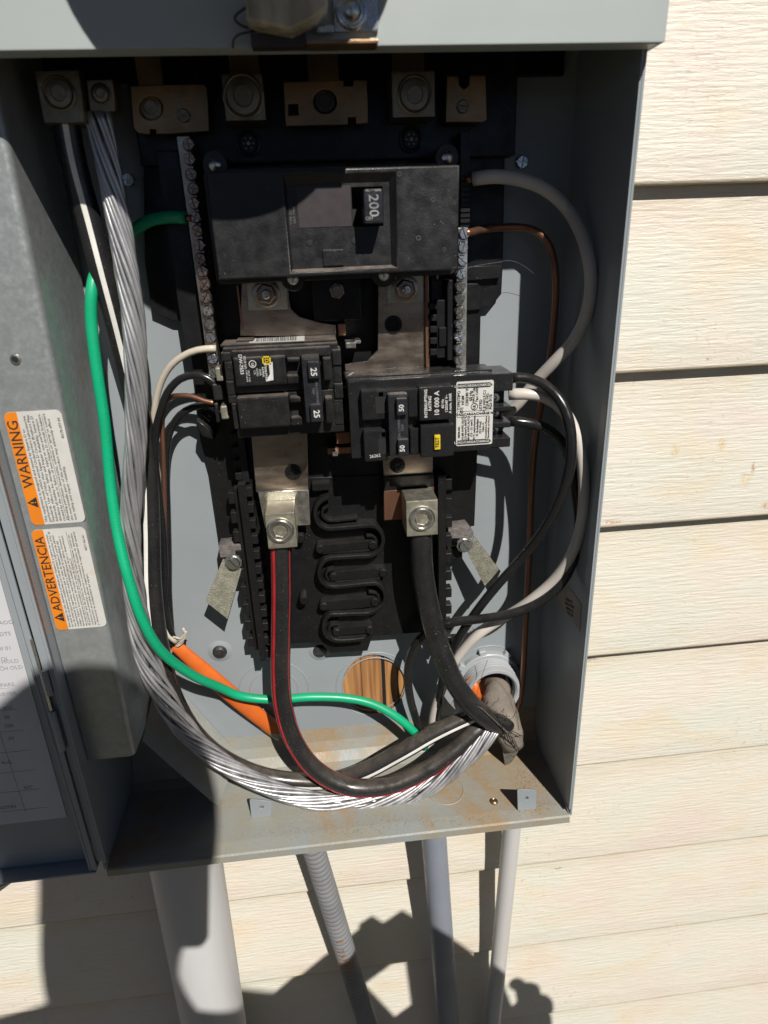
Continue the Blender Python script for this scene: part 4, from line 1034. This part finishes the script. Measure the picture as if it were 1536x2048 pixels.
# thick jacketed service conductors
Wp = [(128, 225, .050), (148, 330, .048), (182, 455, .046), (205, 540, .045), (238, 660, .040), (268, 780, .034), (292, 900, .032), (300, 1050, .034), (304, 1180, .038), (318, 1290, .042), (345, 1390, .044), (392, 1470, .042), (455, 1522, .040), (540, 1555, .040), (640, 1563, .042), (720, 1546, .045), (800, 1505, .046), (870, 1465, .042), (940, 1432, .038), (1000, 1410, .030)]
cable('service_conductor', 'rubber', Wp, .0076, 'thick black cable with a white stripe curving down the left side', 'cable', 22, stripes=[('stripew', lambda t: -.25+(.55 if t > .45 else .55*t/.45), .0030)], group='thick service cables')
Rp = [(561, 1070, .050), (562, 1110, .052), (563, 1180, .052), (562, 1260, .050), (561, 1340, .048), (566, 1410, .048), (588, 1482, .050), (632, 1540, .054), (700, 1574, .058), (780, 1570, .060), (855, 1538, .056), (915, 1495, .050), (965, 1450, .042), (1005, 1415, .030)]
cable('service_conductor', 'rubber', Rp, .0079, 'thick black cable with red stripes dropping from the left lug', 'cable', 22, stripes=[('striper', .68, .0024), ('striper', .98, .0007), ('striper', lambda t: -.95-max(0, t-.3)*2.6, .0009)], group='thick service cables')
Lp = [(842, 1045, .052), (842, 1085, .054), (846, 1150, .054), (860, 1225, .052), (882, 1300, .050), (908, 1362, .050), (945, 1412, .052), (985, 1442, .050), (1012, 1447, .042), (1015, 1425, .030)]
cable('service_conductor', 'rubber', Lp, .0085, 'thick plain black cable dropping from the right lug, speckled with dust', 'cable', 22, group='thick service cables')
# bare aluminium neutral: helical strands
Ap = [(196, 225, .052), (215, 330, .052), (237, 440, .053), (254, 540, .054), (266, 640, .055), (273, 760, .056), (272, 880, .057), (262, 1000, .058), (262, 1100, .058), (270, 1200, .058), (290, 1300, .058), (330, 1400, .058), (385, 1475, .058), (455, 1532, .060), (540, 1576, .062), (640, 1604, .064), (730, 1610, .066), (810, 1595, .066), (880, 1560, .062), (940, 1510, .056), (985, 1460, .048), (1010, 1425, .034)]
ap = thing('bare_conductor', U(*Ap[10]), 'bare twisted aluminium conductor sweeping down the left side and along the tray', 'cable')
pts = catmull(pts3(Ap), .004); frs = frames(pts)
NS = 13; s_acc = 0; lens = [0]
for i in range(1, len(pts)): s_acc += (pts[i]-pts[i-1]).length; lens.append(s_acc)
rnd = random.Random(4)
for k in range(NS+4):
    outer = k < NS; bm = bmesh.new(); path = []
    ph0 = 2*math.pi*k/NS if outer else 2*math.pi*k/4
    j1, j2, j3 = rnd.uniform(0, 6), rnd.uniform(0, 6), rnd.uniform(-1, 1)
    for i, (p, (t, nn, s)) in enumerate(zip(pts, frs)):
        f = lens[i]/s_acc
        spread = 1+.35*math.exp(-((f-.52)/.10)**2)+.2*math.exp(-((f-.80)/.10)**2)
        R_ = (.0058 if outer else .0026)*spread
        a = ph0-lens[i]/.027+.16*math.sin(j1+lens[i]*30)*(spread-.9)*3+.09*math.sin(j3*9+lens[i]*22)
        fl_ = .72
        R2 = R_*(1+.10*math.sin(j2+lens[i]*45)*(spread-.8)+.05*math.sin(j1*2+lens[i]*31))
        path.append(p+nn*(R2*fl_*math.cos(a))+s*(R2*math.sin(a)))
    add_tube(bm, path, rnd.uniform(.00128, .00160), 6)
    from_bm('strand', bm, M['alu'], ap, True)
# green ground
Gp = [(372, 436, .044), (340, 434, .040), (300, 441, .034), (268, 462, .030), (235, 500, .030), (196, 540, .042), (184, 580, .048), (183, 650, .050), (195, 750, .052), (210, 850, .053), (220, 960, .055), (234, 1060, .062), (255, 1150, .070), (285, 1240, .073), (325, 1305, .066), (385, 1350, .050), (440, 1375, .034), (485, 1393, .028), (550, 1399, .026), (620, 1394, .026), (690, 1396, .026), (745, 1408, .028), (795, 1435, .032), (832, 1468, .034), (850, 1495, .034)]
gw = cable('ground_wire', 'green', Gp, .0037, 'bright green insulated wire winding down the left and across the bottom', 'wire', 18)
cp = catmull(pts3(Gp[7:16]), .004); fr_ = frames(cp); bm = bmesh.new(); rnd = random.Random(3)
for i in range(2, len(cp)-2):
    t, nn, s = fr_[i]
    for q_ in range(2):
        if rnd.random() < .25: continue
        a = -.85+rnd.uniform(-.10, .10); c = cp[i]+t*(q_*.002); wv = rnd.uniform(.0003, .0008)
        e1 = nn*math.cos(a)+s*math.sin(a); e2 = -nn*math.sin(a)+s*math.cos(a); rr = .00376
        for hh in (-1, 1):
            b0 = c+e1*rr+e2*(hh*.0005); bm.faces.new([bm.verts.new(b0+t*x_+e2*y_) for x_, y_ in ((0, 0), (wv, 0), (wv, .00022), (0, .00022))])
from_bm('printed_marks', bm, M['ink'], gw)
cable('copper_tip', 'copper', [(372, 436, .044), (384, 436, .0445)], .0020, 'short bare copper end of the green wire in the left screw strip', 'wire', 8)
# left wires to the 25 breaker
cable('branch_wire', 'white', [(432, 697, .046), (410, 698, .046), (380, 705, .044), (345, 728, .040), (322, 765, .036), (310, 815, .032), (308, 860, .028), (312, 920, .024), (320, 1000, .022), (325, 1080, .020), (324, 1160, .020), (320, 1225, .022), (332, 1262, .024), (352, 1284, .024)], .0023, 'thin ivory wire curving from the 25 breaker down behind the thick cable', 'wire', 12, group='branch wires on the left')
cable('branch_wire', 'thinblack', [(436, 772, .046), (415, 756, .046), (390, 750, .045), (360, 758, .042), (335, 785, .040), (322, 820, .038), (312, 860, .036), (310, 920, .034), (318, 990, .030), (326, 1060, .026), (330, 1130, .024), (330, 1200, .024), (338, 1250, .024), (352, 1290, .022)], .0026, 'thin black wire arching from the 25 breaker down the left side', 'wire', 12, group='branch wires on the left')
cable('branch_wire', 'copper', [(432, 806, .044), (410, 802, .043), (385, 793, .041), (360, 791, .038), (338, 797, .034), (325, 830, .030), (326, 900, .028), (328, 980, .026), (330, 1080, .022), (330, 1180, .022), (330, 1235, .022), (345, 1285, .020)], .0018, 'thin bare copper wire from the 25 breaker joining the orange cable', 'wire', 10, group='branch wires on the left')
cable('branch_wire', 'thinblack', [(448, 832, .044), (425, 815, .040), (395, 812, .030), (360, 830, .026), (338, 870, .024), (332, 930, .022), (334, 1010, .020), (336, 1100, .020), (337, 1180, .020), (344, 1280, .020)], .0026, 'lower thin black wire leaving the 25 breaker behind the copper wire', 'wire', 12, group='branch wires on the left')
# orange NM cable
oc = cable('sheathed_cable', 'orange', [(350, 1290, .022), (375, 1312, .022), (420, 1352, .020), (470, 1395, .018), (520, 1435, .014), (556, 1462, .010)], .0068, 'flat orange sheathed cable cut open under the green wire', 'cable', 16, flat=.5, rfun=lambda t: .75+.35*math.sin(min(1, t*2.2)*1.57))
for a in (((340, 1283, .024), (348, 1274, .026), (362, 1278, .027), (372, 1262, .029)), ((352, 1290, .024), (362, 1284, .027), (370, 1272, .028), (366, 1256, .030)), ((346, 1290, .022), (356, 1292, .026), (366, 1282, .026))):
    tube('torn_paper', M['white'], oc, list(a), .0012, 6, .35)
cable('wire_connector', 'lug', [(528, 1452, .010), (548, 1466, .012), (560, 1474, .012)], .0042, 'small metal clamp where the orange cable enters the back panel', 'clamp', 12, .6)
# right side wires
ww_ = cable('branch_wire', 'whitegrey', [(946, 358, .046), (990, 353, .050), (1040, 359, .046), (1090, 378, .042), (1132, 415, .040), (1162, 465, .053), (1178, 520, .063), (1182, 575, .065), (1172, 630, .063), (1148, 680, .057), (1110, 722, .050), (1070, 764, .040), (1038, 805, .034), (1010, 830, .028), (985, 850, .024)], .0041, 'thick off-white wire looping from the right screw strip behind the 50 breaker', 'wire', 16, group='wires looping on the right')
cable('copper_tip', 'copper', [(930, 360, .0445), (948, 358, .046)], .0022, 'short bare copper end of the thick off-white wire', 'wire', 8)
cable('branch_wire', 'copper', [(930, 467, .046), (945, 464, .042), (962, 460, .032), (1000, 455, .028), (1045, 455, .027), (1080, 468, .027), (1102, 500, .028), (1111, 550, .032), (1110, 620, .028), (1102, 700, .026), (1088, 780, .024), (1075, 850, .022), (1067, 920, .022), (1062, 1000, .022), (1060, 1080, .022), (1056, 1160, .022), (1052, 1240, .024), (1048, 1320, .026), (1042, 1390, .028), (1030, 1430, .026)], .0025, 'bare copper wire running down the right side into the grey fitting', 'wire', 12, group='wires looping on the right')
cable('branch_wire', 'thinblack', [(1022, 756, .058), (1050, 756, .060), (1085, 768, .066), (1116, 795, .074), (1136, 835, .080), (1143, 885, .084), (1138, 945, .084), (1118, 1005, .080), (1084, 1065, .072), (1040, 1120, .060), (995, 1170, .056), (955, 1220, .050), (920, 1272, .044), (895, 1325, .036), (880, 1385, .030), (872, 1440, .026), (870, 1480, .024)], .0036, 'upper black wire looping from the 50 breaker in front of the white one', 'wire', 14, group='wires looping on the right')
cable('branch_wire', 'whitegrey', [(1018, 789, .056), (1050, 788, .060), (1088, 794, .062), (1124, 818, .068), (1150, 862, .076), (1164, 920, .080), (1168, 985, .082), (1162, 1050, .080), (1142, 1110, .074), (1105, 1162, .066), (1055, 1205, .058), (1000, 1240, .046), (950, 1275, .042), (912, 1320, .036), (885, 1375, .030), (868, 1430, .026), (864, 1480, .024)], .0040, 'white wire looping from the middle terminal of the 50 breaker', 'wire', 14, group='wires looping on the right')
cable('branch_wire', 'thinblack', [(1020, 843, .056), (1050, 845, .058), (1090, 856, .058), (1122, 882, .060), (1142, 925, .062), (1152, 985, .066), (1158, 1050, .070), (1150, 1110, .072), (1124, 1165, .070), (1078, 1205, .066), (1020, 1228, .062), (960, 1238, .056), (905, 1245, .050), (862, 1262, .042), (830, 1292, .036), (816, 1340, .032), (820, 1395, .030), (836, 1450, .028), (850, 1490, .026)], .0036, 'lower black wire circling wide and crossing under the plain thick cable', 'wire', 14, group='wires looping on the right')
# print on the white wire near the fitting
c = U(945, 1268, .0455); text('lettering', 'E211', M['ink'], ww_, (c.x-.002, c.y, c.z+.001), .0052, 42, sx=1.1)
# ------------------------------------------------------------------ PVC hub, wrapped cable
hub = thing('conduit_hub', hub_c, 'grey plastic threaded fitting coming through the lower right of the back panel', 'fitting')
lathe('hub_body', M['pvc'], hub, (hub_c.x, -.004, hub_c.z), [(.0215, -.002), (.0246, -.0015), (.0246, .024), (.0238, .0255), (.0215, .0255), (.0200, .0240), (.0192, -.03), (.0, -.031)], 48)
for k in range(4): lathe('thread', M['pvc'], hub, (hub_c.x, -.0125-.0032*k, hub_c.z), [(.0246, -.0009), (.0252, 0), (.0246, .0009)], 48)
lathe('locknut', M['pvc'], hub, (hub_c.x, -.0062, hub_c.z), [(.0246, 0), (.0290, 0), (.0290, .0052), (.0280, .0060), (.0246, .0060)], 48)
for k in range(8):
    a = 2*math.pi*k/8+.2; p = Vector((hub_c.x+.0300*math.cos(a), -.0090, hub_c.z+.0300*math.sin(a)))
    box('locknut_lug', M['pvc'], hub, p.x-.0032, p.x+.0032, .0062, .0118, p.z-.0032, p.z+.0032, .0008, 1, Matrix.Rotation(-a, 3, 'Y'))
tp = cable('wrapped_cable', 'tape', [(988, 1366, -.004), (990, 1380, .014), (995, 1400, .028), (1004, 1428, .036), (1017, 1460, .041), (1026, 1492, .042)], .0165, 'cloth-wrapped cable sheath emerging from the grey fitting', 'cable', 20, .8, rfun=lambda t: 1.0-.40*max(0, t-.4)/.6+.035*math.sin(t*31)+.02*math.sin(t*77))
cable('sheathed_cable', 'orange', [(935, 1395, -.006), (938, 1380, .010), (944, 1362, .022), (948, 1385, .026), (955, 1410, .020)], .0062, 'crumpled end of an orange sheathed cable inside the grey fitting', 'cable', 12, .7)
bm = bmesh.new(); q = [U(1002, 1482, .044), (U(1034, 1466, .044)), U(1036, 1502, .042), U(1024, 1522, .040), U(1010, 1532, .040)]
bm.faces.new([bm.verts.new(p) for p in q]); o = from_bm('woven_flap', bm, M['mesh'], None); md = o.modifiers.new('t', 'SOLIDIFY'); md.thickness = .0006
tag(o, 'dark woven cloth flap hanging below the wrapped cable', 'cloth flap')
rnd = random.Random(9)
fz = thing('frayed_threads', U(1000, 1450, .05), 'tangle of frayed black threads where the thick cables meet', 'threads')
for k in range(26):
    x, y = 950+rnd.uniform(0, 75), 1405+rnd.uniform(0, 55); y = 1400+(x-950)*.75+rnd.uniform(-8, 22); L3 = []
    a = rnd.uniform(-.6, 1.6); dd = rnd.uniform(.052, .062)
    for j in range(5):
        L3.append((x, y, dd)); x += math.cos(a)*rnd.uniform(5, 10); y += math.sin(a)*rnd.uniform(5, 10); a += rnd.uniform(-.8, .8); dd += rnd.uniform(-.003, .002)
    tube('thread', M['thread'], fz, L3, .00022, 5, 1., .003)
tube('thread', M['thread'], fz, [(975, 1320, .034), (966, 1345, .036), (957, 1375, .044), (953, 1400, .050), (962, 1420, .058)], .0002, 5)
tube('thread', M['thread'], fz, [(1012, 1352, .036), (1026, 1390, .040), (1034, 1430, .046), (1038, 1460, .048)], .0002, 5)
for k in range(9):
    t = k/8; tube('wrap_thread', M['mesh'], fz, [(955+60*t, 1412+52*t, .0585), (972+55*t, 1425+52*t, .060), (985+52*t, 1452+48*t, .052)], .0005, 5)
cw = tube('cobweb', M['greyprint'], None, [(908, 545, .04), (950, 532, .035), (1000, 524, .03), (1020, 521, .03), (1045, 530, .025), (1078, 555, .02)], .00012, 4)
tag(cw, 'fine cobweb strand drooping right of the main breaker', 'cobweb')

# ------------------------------------------------------------------ conduits below
def conduit(name, m, a, b, r, label, n=40, group='conduits running down below the box', ribs=0, extend=.35, dep=.92):
    A = Vector(a); Bv = Vector(b); ax = (Bv-A); Lg = ax.length; ax.normalize()
    A2 = A-ax*.0
    o = thing(name, A, label, 'conduit', group)
    if not ribs:
        lathe('pipe', M[m], o, A2, [(r*.9, 0), (r, 0), (r, Lg+extend), (r*.9, Lg+extend)], n, ax)
    else:
        pr = []; h = 0
        while h < Lg+extend:
            pr += [(r*dep, h), (r*.99, h+ribs*.25), (r, h+ribs*.5), (r*.99, h+ribs*.75)]; h += ribs
        lathe('pipe', M[m], o, A2, pr, n, ax)
    return o
a = U(371, 1715, .04); b = U(429, 2048, .04); e = (b-a).normalized()
conduit('plastic_conduit', 'conduit', a-e*((a.z+.004)/e.z if e.z else 0), b, .0318, 'widest pale grey plastic pipe below the left of the box', 56)
a = U(625, 1690, .034); b = U(735, 2048, .030); e = (b-a).normalized(); a0 = a-e*((a.z+.004)/e.z)
fx = conduit('flexible_conduit', 'flex', a0, b, .0108, 'ribbed grey flexible conduit with orange scrawl slanting down to the right', 28, ribs=.0060)
a = U(867, 1665, .034); b = U(897, 2048, .030); e = (b-a).normalized(); a0 = a-e*((a.z+.004)/e.z)
conduit('flexible_conduit', 'flexblue', a0, b, .0122, 'blue grey faintly ribbed conduit in the middle', 28, ribs=.0052, dep=.992)
a = U(1024, 1650, .026); b = U(985, 2048, .022); e = (b-a).normalized(); a0 = a-e*((a.z+.004)/e.z)
conduit('plastic_conduit', 'conduit', a0, b, .0088, 'slim pale grey pipe at the right of the group', 32)
c = U(684, 1905, .0445)
for px, py, s, a_ in ((680, 1886, 'F', -70), (690, 1915, '7 x m', -68), (700, 1940, 'w', -70)):
    c = U(px, py, .0440); text('lettering', s, mat('orange_marker', (.42, .17, .05), .7), fx, (c.x, c.y, c.z), .010, a_, bold=-.0001)

# ------------------------------------------------------------------ photographer and phone (they stand before the box; their shadow falls on it)
def skin_figure(name, m, joints, bones, parent, root=0, sub=2):
    me = bpy.data.meshes.new(name); me.from_pydata([j[:3] for j in joints], bones, []); me.update()
    o = bpy.data.objects.new(name, me); COL.objects.link(o); me.materials.append(m)
    md = o.modifiers.new('skin', 'SKIN'); md.use_smooth_shade = True
    lay = me.skin_vertices[0].data if me.skin_vertices else None
    if lay is None:
        bm = bmesh.new(); bm.from_mesh(me); bm.verts.layers.skin.verify(); bm.to_mesh(me); bm.free(); lay = me.skin_vertices[0].data
    for i, j in enumerate(joints):
        lay[i].radius = (j[3], j[4] if len(j) > 4 else j[3]); lay[i].use_root = (i == root)
    s2 = o.modifiers.new('sub', 'SUBSURF'); s2.levels = 1; s2.render_levels = sub
    if parent:
        o.parent = parent; base = parent.location; o.location = -base
    return o
per = thing('person', (.19, -.92, -.86), 'photographer in dark hooded top whose head and arms shade the lower left of the box', 'person')
YB = -.86
J = [(.24, YB, .02, .135, .085), (.24, YB, .20, .145, .085), (.25, YB+.0, .38, .160, .080), (.20, YB+.02, .44, .09, .06), (.172, -.80, .53, .086, .060), (.202, -.765, .60, .100, .066), (.222, -.745, .69, .098, .086), (.218, -.75, .755, .080, .075),
     (.03, YB, .464, .055), (-.06, -.78, .26, .040), (.07, -.62, .23, .032), (.135, -.53, .30, .024),
     (.42, YB, .43, .055), (.56, -.80, .19, .042), (.575, -.62, .10, .032), (.56, -.52, .08, .024),
     (.11, YB, -.08, .080), (.10, -.88, -.42, .058), (.09, YB, -.80, .040), (.09, -.76, -.84, .035),
     (.27, YB, -.08, .080), (.28, -.88, -.42, .058), (.29, YB, -.80, .040), (.29, -.76, -.84, .035)]
Bn = [(0, 1), (1, 2), (2, 3), (3, 4), (4, 5), (5, 6), (6, 7), (2, 8), (8, 9), (9, 10), (10, 11), (2, 12), (12, 13), (13, 14), (14, 15), (0, 16), (16, 17), (17, 18), (18, 19), (0, 20), (20, 21), (21, 22), (22, 23)]
bd = skin_figure('body', M['shirt'], J, Bn, per)
lathe('hair', M['hair'], per, (.207, -.752, .712), [(0, .092), (.05, .080), (.078, .045), (.086, .0), (.080, -.03), (.074, -.032), (.078, 0)], 24, Vector((0, -.25, 1)))
# face and ears
for s in (-1, 1):
    lathe('ear', M['skin'], per, (.207+s*.083, -.75, .690), [(0, .006), (.014, .004), (.017, 0), (.012, -.004)], 12, Vector((s, 0, 0)))
    lathe('eye', M['ink'], per, (.207+s*.030, -.668, .70), [(0, .004), (.007, .002), (.009, 0)], 12, Vector((0, 1, 0)))
lathe('nose', M['skin'], per, (.207, -.668, .672), [(0, .022), (.008, .014), (.013, 0)], 12, Vector((0, 1, -.3)))
box('mouth', M['rustmark'], per, .190, .224, .664, .672, .642, .648, .002)
# phone: behind the lens, held upright, tilted like the camera
ph = thing('smartphone', CAM-fw*.01, 'dark smartphone held up in front of the box to take the picture', 'phone')
def camspace(u, v, w): return CAM+cr*u+cu*v-fw*w
bm = bmesh.new(); vv = []
for w in (.008, .0155):
    for u, v in rounded(-.044, .024, -.128, .018, .008): vv.append(bm.verts.new(camspace(u, v, w)))
n_ = len(vv)//2
bm.faces.new(vv[:n_]); bm.faces.new(vv[n_:])
for i in range(n_): bm.faces.new((vv[i], vv[(i+1) % n_], vv[n_+(i+1) % n_], vv[n_+i]))
from_bm('phone_body', bm, M['window'], ph)
lathe('lens_ring', M['zinc'], ph, camspace(0, 0, .008), [(.0045, 0), (.0045, .0015), (.0035, .0015), (.0035, 0)], 20, fw)
def hand(cu0, cv0, side, m):
    hj = []; hb = []
    def add(p, r): hj.append((p.x, p.y, p.z, r)); return len(hj)-1
    w0 = add(camspace(cu0+side*.030, cv0-.055, .045), .019); p0 = add(camspace(cu0+side*.012, cv0-.018, .034), .022); hb.append((w0, p0))
    for k, (ln, r) in enumerate(((.9, .0085), (1., .009), (.95, .0088), (.78, .0078))):
        b = add(camspace(cu0+side*.008, cv0+.010-.016*k, .022), r*1.05); c1 = add(camspace(cu0-side*.002, cv0+.012-.016*k, .004), r)
        c2 = add(camspace(cu0-side*(.014*ln), cv0+.013-.016*k, .001), r*.85)
        hb += [(p0, b), (b, c1), (c1, c2)]
    t1 = add(camspace(cu0+side*.006, cv0-.012, .032), .011); t2 = add(camspace(cu0-side*.012, cv0+.006, .028), .009); hb += [(p0, t1), (t1, t2)]
    return hj, hb
hj, hb = hand(-.050, -.075, -1, None); skin_figure('hand', M['skin'], hj, hb, per, 1, 1)
# removed inner cover of the panel, held by its right edge in the other hand
DP = .46
def shadow_src(px, py):
    p = U(px, py, 0.); return (p.x+.32*DP, p.z+.99*DP)
ipc = thing('inner_panel_cover', (.30, -DP, .0), 'removed steel inner cover with a breaker opening, shading the siding below the conduits', 'panel cover')
plate('cover_sheet', M['grey'], ipc, [shadow_src(*p) for p in ((500, 2090), (545, 1995), (645, 1915), (722, 1858), (721, 1850), (748, 1833), (770, 1847), (809, 1822), (916, 1884), (955, 1912), (1008, 1950), (1016, 1985), (1060, 2120), (1000, 2300), (650, 2360))], DP, DP+.0015,
      [[shadow_src(*p) for p in ((733, 1972), (795, 1929), (819, 1927), (825, 2011), (791, 2034))]], px=False)
hj = []; hb = []
def hadd(x, d, z, r): hj.append((x, -d, z, r)); return len(hj)-1
w0 = hadd(.560, .52, .08, .020); p0 = hadd(.545, .495, .062, .022); hb.append((w0, p0))
for px, py, r in ((1046, 1972, .0088), (1070, 1980, .0090), (1092, 2002, .0088), (1100, 2034, .0080)):
    q = shadow_src(px, py); b_ = hadd(q[0]+.012, .486, q[1]-.002, r*1.05); c1 = hadd(q[0]+.001, .462, q[1], r); c2 = hadd(q[0]-.016, .449, q[1]-.004, r*.85)
    hb += [(p0, b_), (b_, c1), (c1, c2)]
t1 = hadd(.532, .49, .045, .011); t2 = hadd(.512, .478, .050, .009); hb += [(p0, t1), (t1, t2)]
skin_figure('hand', M['skin'], hj, hb, per, 1, 1)
